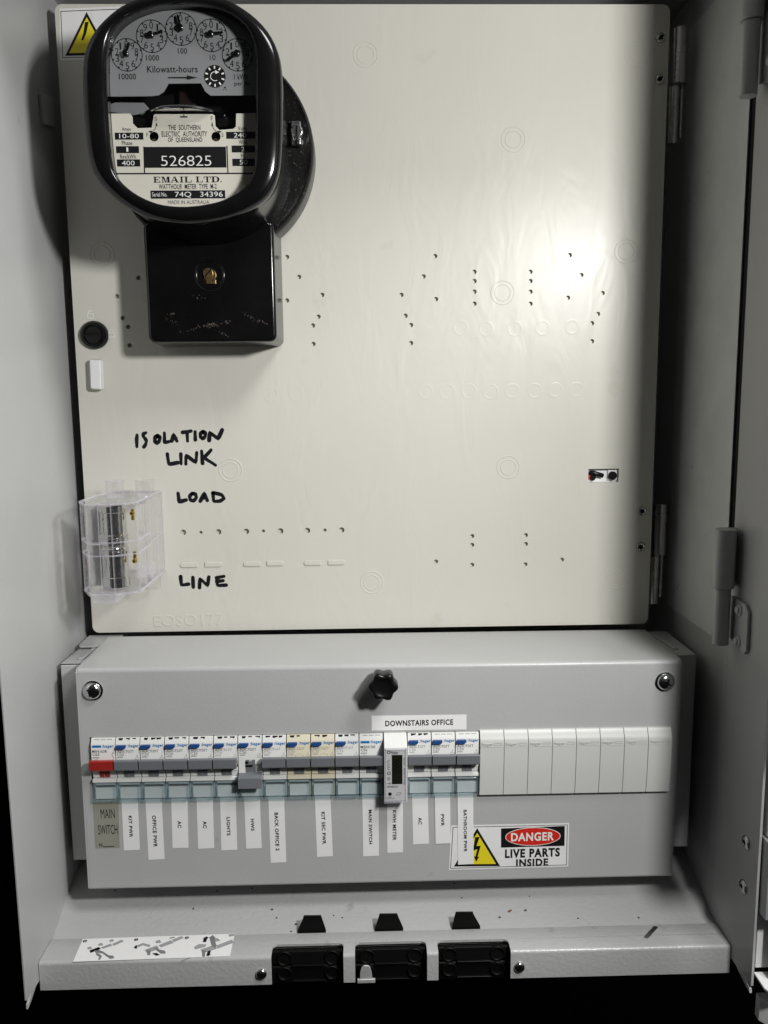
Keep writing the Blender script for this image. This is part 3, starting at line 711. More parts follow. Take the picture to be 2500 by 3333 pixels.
for b in [(73.77, 364.55, 18.78, 4.37), (72.27, 356.01, 15.1, 4.38), (72.52, 347.6, 15.36, 4.52), (147.42, 364.89, 19.09, 4.38), (148.93, 356.21, 15.51, 4.4), (148.88, 347.72, 15.07, 4.64), (110.28, 351.08, 54.25, 13.24), (110.97, 327.35, 49.77, 5.19)]:
    mb.flat([(b[0] - b[2] / 2, b[1] - b[3] / 2), (b[0] + b[2] / 2, b[1] - b[3] / 2), (b[0] + b[2] / 2, b[1] + b[3] / 2), (b[0] - b[2] / 2, b[1] + b[3] / 2)], PY - .02, 0)
for s, b, bo in [('10-80', (73.71, 364.61, 12.94, 2.91), 0.0), ('1', (72.14, 356.07, 1.25, 2.68), 0), ('400', (72.28, 347.55, 8.45, 3.04), 0), ('240', (147.06, 364.89, 8.18, 3.02), 0), ('2', (148.63, 356.22, 1.9, 2.79), 0), ('50', (148.81, 347.83, 5.17, 3.04), 0), ('526825', (110.71, 348.86, 33.34, 6.48), -0.012), ('Serial No.', (92.05, 327.43, 9.94, 2.76), 0), ('74Q   34396', (118.27, 327.14, 31.9, 3.87), 0)]:
    mb.text(s, b, PY - .06, 1, bold=bo)
for s, b, bo in [('Amps', (72.13, 368.7, 5.88, 2.66), 0.01), ('Phase', (72.14, 360.24, 6.82, 2.57), 0.01), ('Rev/kWh', (72.27, 351.67, 10.31, 2.82), 0.01), ('Volts', (148.67, 369.15, 5.73, 2.67), 0.01), ('Wire', (148.72, 360.56, 5.28, 2.79), 0.01), ('Hz', (148.78, 352.02, 2.95, 2.69), 0.01), ('THE  SOUTHERN', (110.44, 369.87, 21.21, 3.26), 0.014), ('ELECTRIC  AUTHORITY', (110.28, 365.82, 30.07, 3.41), 0.014), ('OF  QUEENSLAND', (110.62, 361.95, 22.77, 3.4), 0.014), ('S', (91.85, 375.38, 1.39, 2.43), 0), ('F', (128.78, 375.62, 1.29, 2.65), 0), ('F', (85.8, 365.35, 1.16, 2.43), 0), ('S', (135.48, 365.21, 1.3, 2.67), 0), ('WATTHOUR  METER  TYPE  M-2', (111.05, 332.42, 38.54, 3.31), 0.014), ('MADE IN AUSTRALIA', (111.19, 322.37, 27.63, 2.4), 0)]:
    mb.text(s, b, PY - .02, 0, bold=bo)
# serifed maker's line: bold letters with slab serifs
bx = (111.25, 336.92, 45.5, 3.78)
def slab(ch, x, w, z, h, t):
    """one wide slab serif capital: thick uprights, thin bars, bracket serifs"""
    th = h * .11; q = lambda pts, k: mb.flat([(x + a * w, z + b * h) for a, b in pts], PY - .03 - .004 * k, 0)
    bar = lambda a0, a1, b: q([(a0, b - .055), (a1, b - .055), (a1, b + .055), (a0, b + .055)], 1)
    stem = lambda a: q([(a, 0), (a + t, 0), (a + t, 1), (a, 1)], 0)
    tick = lambda a, b0, b1: q([(a, b0), (a + .09, b0), (a + .09, b1), (a, b1)], 2)
    if ch == 'E': stem(.1); bar(0, .92, .055); bar(0, .92, .945); bar(.1, .66, .5); tick(.83, 0, .34); tick(.83, .66, 1); tick(.58, .36, .64)
    if ch == 'L': stem(.12); bar(0, .95, .055); bar(0, .5, .945); tick(.86, 0, .38)
    if ch == 'I': stem(.5 - t / 2); bar(.12, .88, .055); bar(.12, .88, .945)
    if ch == 'T': stem(.5 - t / 2); bar(.02, .98, .945); tick(.02, .62, 1); tick(.89, .62, 1); bar(.25, .75, .055)
    if ch == 'M': stem(.72); q([(.12, 0), (.19, 0), (.19, 1), (.12, 1)], 0); q([(.1, 1), (.1 + t, 1), (.56, 0), (.46, 0)], 3); q([(.48, 0), (.55, 0), (.78, 1), (.7, 1)], 4); bar(0, .3, .055); bar(.62, 1, .055); bar(0, .22, .945); bar(.72, 1, .945)
    if ch == 'A': q([(.42, 1), (.6, 1), (.95, 0), (.95 - t * 1.1, 0)], 0); q([(.42, 1), (.5, 1), (.14, 0), (.07, 0)], 3); bar(.24, .74, .32); bar(-.02, .3, .055); bar(.62, 1.04, .055)
    if ch == 'D': stem(.1); bar(0, .6, .055); bar(0, .6, .945); q([(.55, 0), (.8, .08), (.97, .3), (.97, .7), (.8, .92), (.55, 1), (.55, .89), (.68, .8), (.72, .65), (.72, .35), (.68, .2), (.55, .11)], 5)
    if ch == '.': q([(.1, 0), (.5, 0), (.5, .22), (.1, .22)], 0)
xx = bx[0] - bx[2] / 2; uu = bx[2] / 10.1
for ch, wd_ in zip('EMAIL LTD.', (1.15, 1.35, 1.3, .75, 1.2, .5, 1.15, 1.15, 1.3, .4)):
    slab(ch, xx, wd_ * uu * .93, bx[1] - bx[3] / 2, bx[3], .24 if ch != 'I' else .36); xx += wd_ * uu
mb.stroke([(62.83, 340.82), (156.73, 340.68)], .9, PY - .03, 0, caps=False)
for p2 in [[(83.16, 357.92), (82.77, 340.97)], [(138.14, 358.31), (138.2, 340.75)]]: mb.stroke(p2, .75, PY - .035, 0, caps=False)
mb.stroke([(107.83, 376.55), (112.81, 376.54)], .9, PY - .03, 0, caps=False); mb.stroke([(110.45, 378.09), (110.38, 376.54)], .6, PY - .035, 0, caps=False)
for p2 in [[(92.27, 373.28), (91.46, 370.86), (92.84, 370.63)], [(86.43, 367.56), (89.0, 367.99), (88.45, 366.22)], [(129.05, 373.63), (128.14, 370.98), (129.51, 370.54)], [(135.21, 367.42), (132.43, 367.87), (133.06, 366.1)]]: mb.flat(p2, PY - .03, 0)
for p2 in [[(91.95, 371.3), (91.13, 368.87), (89.45, 367.66), (88.5, 367.11)], [(129.07, 371.2), (129.69, 368.99), (131.26, 367.65), (132.64, 367.21)]]: mb.stroke(p2, .35, PY - .034, 0)
part('nameplate_print', mb, ['ink', 'whiteink'], npl, smooth=0)
# sealing screw on the shoulder of the base
sc = (181.01, 382.32)
mb = MB().box(sc[0] - 4.5, sc[0] + 3, -34.5, -29, sc[1] - 8.5, sc[1] + 8.5).cyl((sc[0], -36, sc[1]), 'y', 4.6, -39, -33, 20)
mb.cyl((sc[0] + 1.5, -36, 0), 'z', 3.0, sc[1] - 9.2, sc[1] - 5.4, 16)
seal = part('sealing_lug', mb, 'steel', met, bevel=1.0)
mb = MB().prism([(sc[0] - .8, sc[1] - 3.5), (sc[0] + .2, sc[1] - 3.8), (sc[0] + .8, sc[1] + 3.5), (sc[0] - .4, sc[1] + 3.7)], -39.3, -38)
part('screw_slot', mb, 'dark', seal)
# terminal cover under the disc
tcv = [(68.4, 311.7), (161.69, 312.76), (163.27, 233.6), (70.16, 232.62)]
tb = [(164.12, 318.54), (164.73, 233.58), (71.44, 231.78)]
xl, xr_ = tcv[0][0] - .8, tcv[1][0] + .8
zb_ = (tcv[2][1] + tcv[3][1]) / 2
mb = MB().extr([(x, -40, z) for x, z in rrect(xl, xr_, zb_, 320, 5)], [(x, 0, z) for x, z in rrect(xl - 2, xr_ + 2, zb_ - 1.5, 320, 5)])
hcx, hcz = (114.98, 281.49)
tcov = part('terminal_cover', mb, 'bake', met, bevel=2.6, seg=4)
mb = MB().ring((hcx, hcz), 9.0, 11.4, -40.0, .9, 48)
part('screw_boss', mb, 'bake', tcov, smooth=60)
mb = MB().disc((hcx - .5, hcz - .5), 6.5, -40.06, 32, 0)
part('screw_recess', mb, 'dark', tcov)
mb = MB().cyl((hcx - 1.0, 0, hcz + 1.2), 'y', 3.6, -42.5, -39, 24).cyl((hcx + .2, 0, hcz - .2), 'y', 4.6, -41.0, -40, 24).prism([(hcx - 2.6, hcz - 3.4), (hcx + 4.4, hcz - 3.4), (hcx + 4.4, hcz - 6.6), (hcx - 2.6, hcz - 6.2)], -41.2, -40.1)
ts = part('terminal_screw', mb, 'brass', tcov, bevel=.35)
part('screw_slot', MB().prism([(hcx - 3.6, hcz - 1.2), (hcx - 3.0, hcz - 1.9), (hcx + 1.6, hcz + 3.6), (hcx + 1.0, hcz + 4.2)], -42.6, -42.0), 'dark', ts)
mb = MB()
rs = random.Random(8)
sp = [(101.91, 244.9), (111.51, 245.5), (116.37, 247.48), (121.13, 246.5), (124.57, 247.01), (118.29, 243.83), (112.8, 243.47)]
for a, b in [[(104.64, 244.88), (123.87, 246.74)], [(108.73, 244.44), (119.78, 247.05)], [(106.67, 244.19), (117.71, 246.52)], [(111.44, 243.88), (119.06, 246.11)], [(110.14, 245.51), (115.65, 246.54)], [(80.34, 251.11), (91.02, 245.93)], [(137.84, 254.69), (148.58, 247.9)], [(90.74, 239.61), (104.61, 244.21)], [(123.9, 247.42), (129.41, 248.31)], [(101.45, 266.32), (109.56, 264.93)], [(81.7, 251.1), (88.7, 255.06)], [(149.95, 247.88), (156.76, 246.49)], [(122.25, 240.02), (127.62, 236.6)]]:
    n = 16
    for i in range(n):
        t = rs.random(); x = a[0] + (b[0] - a[0]) * t + rs.gauss(0, .7); z = a[1] + (b[1] - a[1]) * t + rs.gauss(0, .7)
        r = .08 + rs.random() * .17
        mb.disc((x, z), r, -40.06 - .002 * i, 7, 0)
part('scuff_mark', mb, 'grime', tcov, smooth=0)

# ------------------------------------------------------------------ isolation link
LZ0, LZ1 = 52, 117.5
link = thing('isolation_link', 'clear plastic isolation fuse link with silver cartridges beside marker writing LOAD', 'isolator', (42, 0, 85))
top = [(62, 0), (61.5, -38), (61.5, -74), (46, -84), (28, -84), (18.5, -66), (18, -30), (25, 0)]
mb = MB().prismz(top, LZ0, LZ1)
hous = part('housing', mb, 'clear', link, smooth=0)
mb = MB()
def bar3(a, b, r=.55): mb.tube([a, b], r, 6)
for i in range(len(top)):
    p, q = top[i], top[(i + 1) % len(top)]
    for z in (LZ0, LZ1): bar3((p[0], p[1], z), (q[0], q[1], z), 1.0)
    bar3((p[0], p[1], LZ0), (p[0], p[1], LZ1), .55)
for z in (80.5, 90):
    for i in range(1, 6):
        p, q = top[i], top[i + 1]; bar3((p[0], p[1], z), (q[0], q[1], z), .75)
bar3((61.9, -18, LZ0), (61.9, -18, LZ1), .5); bar3((61.7, -56, LZ0), (61.7, -56, LZ1), .5); bar3((61.9, 0, 84), (61.6, -38, 83), .5); bar3((37, -84.3, LZ0), (37, -84.3, LZ1), .45)
part('ribs', mb, 'clearedge', link)
for x, y in ((35.5, -36), (58.3, -36)):
    mb = MB().lathe((x, y, LZ1), [(7.0, 0), (7.0, 12.5), (6.0, 12.5), (6.0, 1)], 32, 0, 'z')
    part('entry_tube', mb, 'clear', link)
    part('tube_rim', MB().lathe((x, y, LZ1), [(7.15, 12.0), (7.15, 12.7), (5.9, 12.7), (5.9, 12.0)], 32, 0, 'z').lathe((x, y, LZ1), [(7.4, 0), (7.3, 2.4), (6, 2.6)], 32, 0, 'z'), 'clearedge', link)
part('bottom_lug', MB().box(29, 46, -83, -60, LZ0 - 7, LZ0), 'clearedge', link, bevel=.5)
part('bottom_tube', MB().cyl((57, -22, 0), 'z', 6.5, LZ0 - 10, LZ0, 24), 'clear', link)
part('top_clip', MB().lathe((47, -44, LZ1), [(5.0, 0), (5.0, 6), (4.2, 6), (4.2, 1)], 24, 0, 'z'), 'clear', link, bevel=1)
for z0, z1 in ((85.5, 116), (54, 84.5)):
    mb = MB().lathe((42.0, -66, 0), [(0, z0), (9.2, z0), (10, z0 + 1), (10, z0 + 8), (9.4, z0 + 8.6), (9.4, z1 - 6), (10, z1 - 5.4), (10, z1 - 1), (9, z1), (0, z1)], 36, 0, 'z')
    part('fuse_cartridge', mb, 'foil', link)
    part('spring_plate', MB().box(22, 31, -62, -60, z0, z1), 'alu', link, bevel=.4)
    part('contact_screw', MB().lathe((56.5, -66, z1 - 7 if z0 > 80 else z1 - 11), [(1.8, 0), (1.8, -2), (1.0, -3), (0, -3)], 18).cyl((56.5, -66, z1 - 9), 'z', 1.3, z1 - 12, z1 - 4, 14), 'gold', link)
part('contact_block', MB().box(49, 60, -40, -20, 54, 64), 'clearedge', link, bevel=1)
# print on the slanted front face
fa, fb = Vector((18.5, -66)), Vector((28, -84)); fd = (fb - fa).normalized(); fn = Vector((fd.y, -fd.x))
if fn.y > 0: fn = -fn
lt = MB()
def facetext(s, u0, u1, z0, z1, bold=0.0):
    """letters running down the slanted face between fractions u0..u1 of its width"""
    vs, fs = glyphs(s, bold, 0); xs = [p[0] for p in vs]; ys = [p[1] for p in vs]; Lf = (fb - fa).length; out = []
    for p in vs:
        a = (p[0] - min(xs)) / (max(xs) - min(xs)); b = (p[1] - min(ys)) / (max(ys) - min(ys))
        w = fa + fd * Lf * (u0 + (u1 - u0) * b) + fn * .25
        out.append((w.x, w.y, z1 - (z1 - z0) * a))
    lt.add(out, fs, 0)
facetext(':hager', .42, .78, 92, 111, .02); facetext('LH907', .66, .84, 66, 77); facetext('100/125A', .38, .54, 60, 79); facetext('AS2005:AS60269 Ivy 2MM  500V', .08, .18, 62, 110)
part('face_print', lt, 'ink', link, smooth=0)

# ------------------------------------------------------------------ frame behind the breaker cover, and the cover
fr = thing('mounting_frame', 'grey folded steel frame standing behind the breaker cover', 'frame', (239, -60, -165))
mb = MB().box(-5, 24, -62, -60.4, -165.4, -7).box(452, 480, -62, -60.4, -165.4, -7).box(-5, 480, -60.4, 2, -9, -7)
mb.box(-5, -3.4, -60.4, 2, -165, -9).box(478.4, 480, -60.4, 2, -165, -9)
part('folded_sheet', mb, 'grey', fr, bevel=1.4, seg=3)
for rp in ([(4, -50), (8, -50), (12, -8), (8, -8)], [(467, -50), (471, -50), (466, -8), (462, -8)]):
    part('pressed_rib', MB().prismz(rp, -7, -5.6), 'grey', fr, bevel=.5)
part('corner_tab', MB().prismz([(-3, -24), (16, -24), (23, -16), (23, 6), (-5, 6), (-5, -20)], -5.4, -3.8), 'grey', fr, bevel=.4)

cov = thing('breaker_cover', 'grey steel cover plate screwed over the breaker row with black star knob', 'cover', (222, 0, 0), 'C')
CW, CH = 444.0, 172.2
slot = [(7.2, 70.3), (437.4, 70.5), (437.4, 120.2), (7.2, 120.2)]
mb = MB()
holed_sheet(mb, [(1.5, 1.5), (CW - 1.5, 1.5), (CW - 1.5, CH - 3), (1.5, CH - 3)], [slot], 0, 1.6, 0.0)
# top: rounded bend running back to the meter panel
n = 6
tp = [(0, CH - 3)] + [(3 - 3 * math.cos(R(90 * i / n)), CH - 3 + 3 * math.sin(R(90 * i / n))) for i in range(1, n + 1)] + [(81, CH), (81, CH - 1.5), (1.6, CH - 1.5), (1.6, CH - 3)]
mb.prismx(tp, 1.5, CW - 1.5)
for a, b in ((0, 1.5), (CW - 1.5, CW)):
    mb.prismx([(0.2, 1.5), (0, CH - 3), (3, CH - .1), (81, CH - .1), (81, 1.5)], a, b)
mb.prismx([(0, 1.5), (1.0, 0), (81, 0), (81, 1.5)], 0, CW)
part('cover_sheet', mb, 'grey', cov, bevel=0.35, smooth=30)
part('slot_shade', MB().box(4, CW - 4, 12, 14, 66, 124), 'dark', cov)  # near-black sheet stands for the shade in gaps around the modules
for c in [(11.89, 156.12), (431.45, 156.1)]:
    mb = MB().lathe((c[0], 0, c[1]), [(7.4, 0), (7.4, -.8), (6.6, -1.0), (0, -1.0)], 36)
    screw_head(mb, (c[0], -1.0, c[1]), 6.2, 3.6, cross=62)
    part('cover_screw', mb, ['chrome', 'dark'], cov)
# star knob
kc = (221.96, 161.86)
def star(r, d, rot, n=72): return [(r + d * math.cos(6 * (2 * math.pi * i / n - rot))) for i in range(n)]
def kl(rs, y): return [(kc[0] + r * math.cos(2 * math.pi * i / 72), y, kc[1] + r * math.sin(2 * math.pi * i / 72)) for i, r in enumerate(rs)]
s1 = star(9.9, .95, R(-3))
mb = MB().loft([kl([5] * 72, 0), kl([5] * 72, -6), kl([r - .8 for r in s1], -7), kl(s1, -9), kl(s1, -18), kl([r - .3 for r in s1], -19.2), kl([r - 1.2 for r in s1], -20), kl([6.8] * 72, -20.1), kl([6.3] * 72, -19.6), kl([3] * 72, -19.3), kl([.3] * 72, -19.2)], 0, True, True)
part('star_knob', mb, 'black', cov, smooth=50)
part('knob_shaft', MB().cyl((kc[0], 0, kc[1]), 'y', 4.4, -7, 0, 20), 'black', cov)

# ------------------------------------------------------------------ breakers
PITCH = 17.80; X0 = 8.75; ZB = 70.9
def breaker(i, label, code, amp, kind='rcd', aged=False, toggle='toggle', off=False, pale=False, note=None):
    """one module in the row; local x runs 0..17.5 from its left edge"""
    ox = X0 + PITCH * i; oz = ZB - i * .02
    nm = {'switch': 'main_switch', 'rcd': 'circuit_breaker', 'isol': 'main_switch'}[kind]
    t = thing(nm, label, 'main switch' if kind != 'rcd' else 'circuit breaker', (ox, 0, oz), 'C', 'breakers in the row across the cover')
    w = 17.5
    def X(mb): 
        mb.v = [(x + ox, y, z + oz) for x, y, z in mb.v]; return mb
    body = 'aged' if aged else 'white'
    # body: bevelled head, dropped rotor bay, label holder step
    b = MB()
    b.prismx([(8, 49.2), (-1.2, 49.0), (-2.6, 45.6), (-3.0, 44.6), (-3.0, 27.6), (8, 27.6)], .15, w - .15)
    b.prismx([(8, 27.6), (-.6, 27.6), (-2.3, 23), (-1.3, 18.9), (8, 18.9)], .15, 5.0)
    b.prismx([(8, 27.6), (-.6, 27.6), (-2.3, 23), (-1.3, 18.9), (8, 18.9)], 12.4, w - .15)
    b.prismx([(8, 27.6), (0.4, 27.6), (.2, 18.9), (8, 18.9)], 5.0, 12.4)
    b.prismx([(8, 18.4), (-3.2, 18.4), (-3.6, 16.0), (-3.1, 15.5), (8, 15.5)], .15, w - .15)
    b.prismx([(8, 15.5), (0.5, 15.5), (0.5, 1.0), (8, 1.0)], .15, w - .15)
    part('body', X(b), body, t, bevel=.25, share='body_' + body)
    part('label_insert', X(MB().box(1.8, w - 1.6, -2.2, .4, 2.6, 10.6).box(1.8, w - 1.6, -1.6, .4, 12.9, 14.6)), 'insert', t, share='insert')
    part('insert_gap', X(MB().box(1.8, w - 1.6, -.3, .4, 10.7, 12.8)), 'darkgrey', t, share='insert_gap')
    wd = part('window_cover', X(MB().prismx([(-3.2, 15.4), (-3.7, 15.3), (-4.3, 1.6), (-3.7, 1.6)], 1.6, w - 1.6)), 'aqua', t, bevel=.15, share='window')
    f = MB()
    for x in (.3, 15.8): f.prismx([(.3, 15.2), (-3.7, 15.2), (-4.5, 1.2), (.3, .8)], x, x + 1.3)
    f.box(1.6, 15.8, -4.5, .3, .9, 2.1); f.box(1.6, 15.8, -3.9, -3.0, 14.5, 15.2)
    part('window_rib', X(f), 'aquaedge', wd, bevel=.35, share='window_rib')
    # rotor and toggle
    if not off:
        part('rotor', X(MB().prismx([(4, 27.4), (-1.0, 27.4), (-2.8, 23), (-1.5, 19.0), (4, 18.9)], 5.15, 12.25)), toggle, t, bevel=.2, share='rotor_' + toggle)
        part('rotor_mark', X(MB().prismx([(-2.2, 22.0), (-2.8, 22.0), (-1.85, 19.2), (-1.0, 19.2)], 8.5, 8.9)), 'paleink', t, share='rotor_mark')
        g = MB().prismx([(-1.0, 28.4), (-6, 34.6), (-9.2, 35.2), (-9.9, 34.6), (-9.6, 28.0), (-8.9, 27.3), (-5.5, 27.0), (-1.0, 26.8)], .25, w - .25)
        part('toggle_bar', X(g), toggle, t, bevel=.35, share='bar_' + toggle)
        part('notch_step', X(MB().box(13.8, w - .15, -2.8, -1.2, 23.2, 25.4)), body, t, bevel=.2, share='step_' + body)
    else:
        part('rotor', X(MB().prismx([(4, 33.4), (-2.5, 33.6), (-3.3, 30), (-3.1, 26), (-1.6, 18.4), (4, 18.2)], 5.15, 12.4)), toggle, t, bevel=.2)
        part('rotor_mark', X(MB().ring((8.9, 31.4), .55, 1.05, -3.55, 0, 20)), 'whiteink', t)
        part('rotor_slot', X(MB().box(5.2, 7.4, -3.6, -3.0, 28.6, 30.2).box(5.2, 10.4, -3.4, -2.8, 26.0, 27.4)), 'dark', t)
        part('body_cheek', X(MB().box(.15, 5.0, -3.2, 0, 18.2, 34.2).box(12.5, w - .15, -2.4, 0, 18.2, 34.2)), body, t, bevel=.2)
        g = MB().prismx([(-1.0, 21.6), (-8.2, 21.2), (-9.8, 20.0), (-10.4, 12.4), (-9.0, 11.6), (-4.6, 19.0), (-1.0, 19.4)], .25, w - .25)
        part('toggle_bar', X(g), toggle, t, bevel=.35)
    pr = MB(); Y = -3.06
    ink = 1 if not pale else 2
    if kind == 'rcd':
        bt = MB().prism([(0.5, 43.6), (1.2, 44.6), (8.0, 44.6), (8.0, 42.9), (6.6, 41.6), (.5, 41.6)], -5.0, -2.8)
        part('test_button', X(bt), 'blue', t, bevel=.4, share='test_button')
        pr.text(':hager', (13.1, 43.4, 8.2, 3.0), Y, 0, bold=.03)
        pr.text(code, (7.3, 39.4, 12.2, 2.1), Y, ink, bold=.012)
        pr.text(amp, (3.6, 37.0, 5.0, 1.9), Y, ink, bold=.012)
        pr.text('6000', (3.2, 35.0, 4.0, 1.3), Y, ink, bold=.02)
        pr.stroke([(14.2, 33.2), (17, 33.2), (17, 34.4), (14.2, 34.4)], .22, Y, ink, closed=True)
        pr.text('A', (15.6, 35.8, 1.3, 1.4), Y, ink)
        if note == 'house':
            pr.stroke([(6.6, 33.2), (6.6, 34.4), (9.4, 35.8), (12.2, 34.4), (12.2, 33.2)], .25, Y, ink)
    else:
        pr.box(1.0, 7.6, Y, -2.9, 42.6, 44.4, 0)
        pr.text(':hager', (12.4, 43.4, 8.4, 3.0), Y, 0, bold=.03)
        pr.text(code, (6.4, 39.8, 10.8, 2.1), Y, 3, bold=.01); pr.text(amp, (3.5, 37.4, 4.8, 1.9), Y, 3, bold=.01)
        pr.text('6000', (3.4, 35.0, 4.6, 1.4), Y, 1, bold=.02); pr.text('[3]', (3.6, 33.2, 2.0, 1.2), Y, 1)
        if kind == 'switch':
            pr.stroke([(14.9, 37.6), (16.3, 34.8), (16.3, 33.8)], .25, Y, 3); pr.text('2', (15.6, 32.6, 1.2, 1.4), Y, 3); pr.text('1', (16.0, 38.3, .5, 1.2), Y, 3)
    part('print', X(pr), ['blueink', 'greyink', 'paleink', 'ink'], t, smooth=0)
    # stub of hand-written ink or fine print showing on the sloping head
    hd = MB(); rr = random.Random(i * 7 + 3)
    if kind == 'rcd' and i not in (14, 15):
        for k in range(rr.choice((2, 3, 3))):
            x = 2.5 + k * 4.6 + rr.random() * 1.6; wd_ = 1.6 + rr.random() * 1.6
            hd.add([(x, -1.85, 47.6 - .5 * rr.random()), (x + wd_, -1.85, 47.5 - .3 * rr.random()), (x + wd_ + .8, -1.28, 49.0), (x - .3, -1.28, 49.0)], [(0, 1, 2, 3)], 0)
    else:
        for k in range(3):
            hd.add([(2.5 + k * 4.6, -1.66, 48.0), (6.2 + k * 4.6, -1.66, 48.0), (6.2 + k * 4.6, -1.5, 48.4), (2.5 + k * 4.6, -1.5, 48.4)], [(0, 1, 2, 3)], 1)
    part('head_print', X(hd), ['marker', 'greyink'], t, smooth=0)
    return t
breaker(0, 'white main switch with red toggle at the end of the row above the khaki label', 'MSN163R', 'C63', 'switch', toggle='red')
breaker(1, 'white circuit breaker above the KIT PWR label, beside the red toggled switch', 'ADC920T', 'C20')
breaker(2, 'white circuit breaker directly above the OFFICE PWR label', 'ADC920T', 'C20')
breaker(3, 'white circuit breaker above the AC label next to the OFFICE PWR label', 'ADC920T', 'C20')
breaker(4, 'white circuit breaker above the AC label next to the LIGHTS label', 'ADC920T', 'C20')
breaker(5, 'white circuit breaker above the LIGHTS label, marked C10', 'ADC910T', 'C10', pale=True)
breaker(6, 'white circuit breaker switched off, its grey toggle folded down above HWS', 'ADC920T', 'C20', off=True)
breaker(7, 'white circuit breaker above the BACK OFFICE 2 label, beside the switched off one', 'ADC916T', 'C16', pale=True)
breaker(8, 'yellowed circuit breaker beside the white one over BACK OFFICE 2', 'ADC320T', 'C20', aged=True, pale=True, note='house')
breaker(9, 'yellowed circuit breaker above the KIT SEC PWR label', 'ADC320T', 'C20', aged=True, pale=True, note='house')
breaker(10, 'white circuit breaker between a yellowed breaker and the grey toggled main switch', 'ADC916T', 'C16', pale=True)
breaker(11, 'white main switch with grey toggle beside the small digital meter', 'MSN150', 'C50', 'isol')
breaker(13, 'white circuit breaker above the AC label beside the small digital meter', 'ADC320T', 'C20', pale=True)
breaker(14, 'white circuit breaker above the PWR label', 'ADC920T', 'C20')
breaker(15, 'white circuit breaker above BATHROOM PWR, beside the pale grey blanks', 'ADC920T', 'C20')

# small digital energy meter between the breakers
kx = X0 + PITCH * 12; kz = ZB
km = thing('energy_meter', 'small silver digital energy meter with dark screen clipped among the breakers', 'energy meter', (kx, 0, kz), 'C')
ko = lambda mb: (setattr(mb, 'v', [(x + kx, y, z + kz) for x, y, z in mb.v]), mb)[1]
b = MB().prismx([(8, 49), (-1.2, 49), (-11.4, 42.4), (-11.4, .6), (8, .6)], .3, 17.2)
part('body', ko(b), 'white', km, bevel=.4)
part('face_plate', ko(MB().box(1.4, 16.2, -12.0, -11.4, 1.6, 41.0)), 'silver', km, bevel=.2)
f = MB()
for bx_ in ((.2, 1.4, 0, 42), (16.2, 17.4, 0, 42), (1.4, 16.2, 0, 1.4), (1.4, 16.2, 41.0, 42)): f.box(bx_[0], bx_[1], -12.9, -8.5, bx_[2], bx_[3])
part('clear_frame', ko(f), 'clearedge', km, bevel=.3)
part('lcd_screen', ko(MB().box(5.9, 13.6, -12.15, -11.9, 14.6, 37.0)), 'lcd', km)
pr = MB(); Y = -12.24
pr.text('0005', (9.8, 28.8, 10.5, 4.6), Y, 1, rot=R(-90), bold=.02)
part('screen_digits', ko(pr), ['ink', 'lcdink'], km, smooth=0)
pr = MB(); Y = -12.08
pr.ring((3.5, 39.2), .8, 1.3, Y, 0, 20, 0); pr.text('Wielec', (7.6, 39.0, 5.6, 1.8), Y, 0, bold=.015); pr.stroke([(5.8, 37.75), (10.2, 37.75)], .25, Y)
pr.text('FKW-15130/NMI   14/2/126', (15.0, 24.6, 20.6, 1.35), Y, 0, rot=R(90))
pr.stroke([(3.2, 30.6), (4.4, 33.5), (2.2, 32.2)], .3, Y, closed=True)
pr.ring((3.9, 29.0), .9, 1.25, Y, 0, 16, 0, 50, 310); pr.ring((3.9, 26.8), .9, 1.25, Y, 0, 16, 0, 50, 310)
pr.stroke([(2.7, 22.2), (4.6, 22.2), (4.6, 24.0), (2.7, 24.0)], .45, Y, closed=True)
pr.ring((3.6, 18.8), .95, 1.2, Y, 0, 20, 0); pr.text('1', (3.6, 18.8, .5, 1.1), Y - .02, 0)
pr.stroke([(2.3, 15.2), (3.9, 15.2)], .3, Y); pr.ring((4.5, 15.2), .4, .7, Y, 0, 14, 0)
pr.text('0058331', (6.4, 12.6, 8.0, 1.6), Y, 0, bold=.01); pr.disc((4.4, 6.9), 1.35, Y, 20, 0)
pr.text('1000', (4.0, 4.6, 3.4, .9), Y, 0); pr.text('Imp/kWh', (4.8, 3.3, 6.2, 1.1), Y, 0)
pr.stroke([(9.2, 6.0), (11.6, 6.0), (12.4, 7.8), (9.8, 7.8)], .25, Y, closed=True)
part('face_print', ko(pr), 'ink', km, smooth=0)

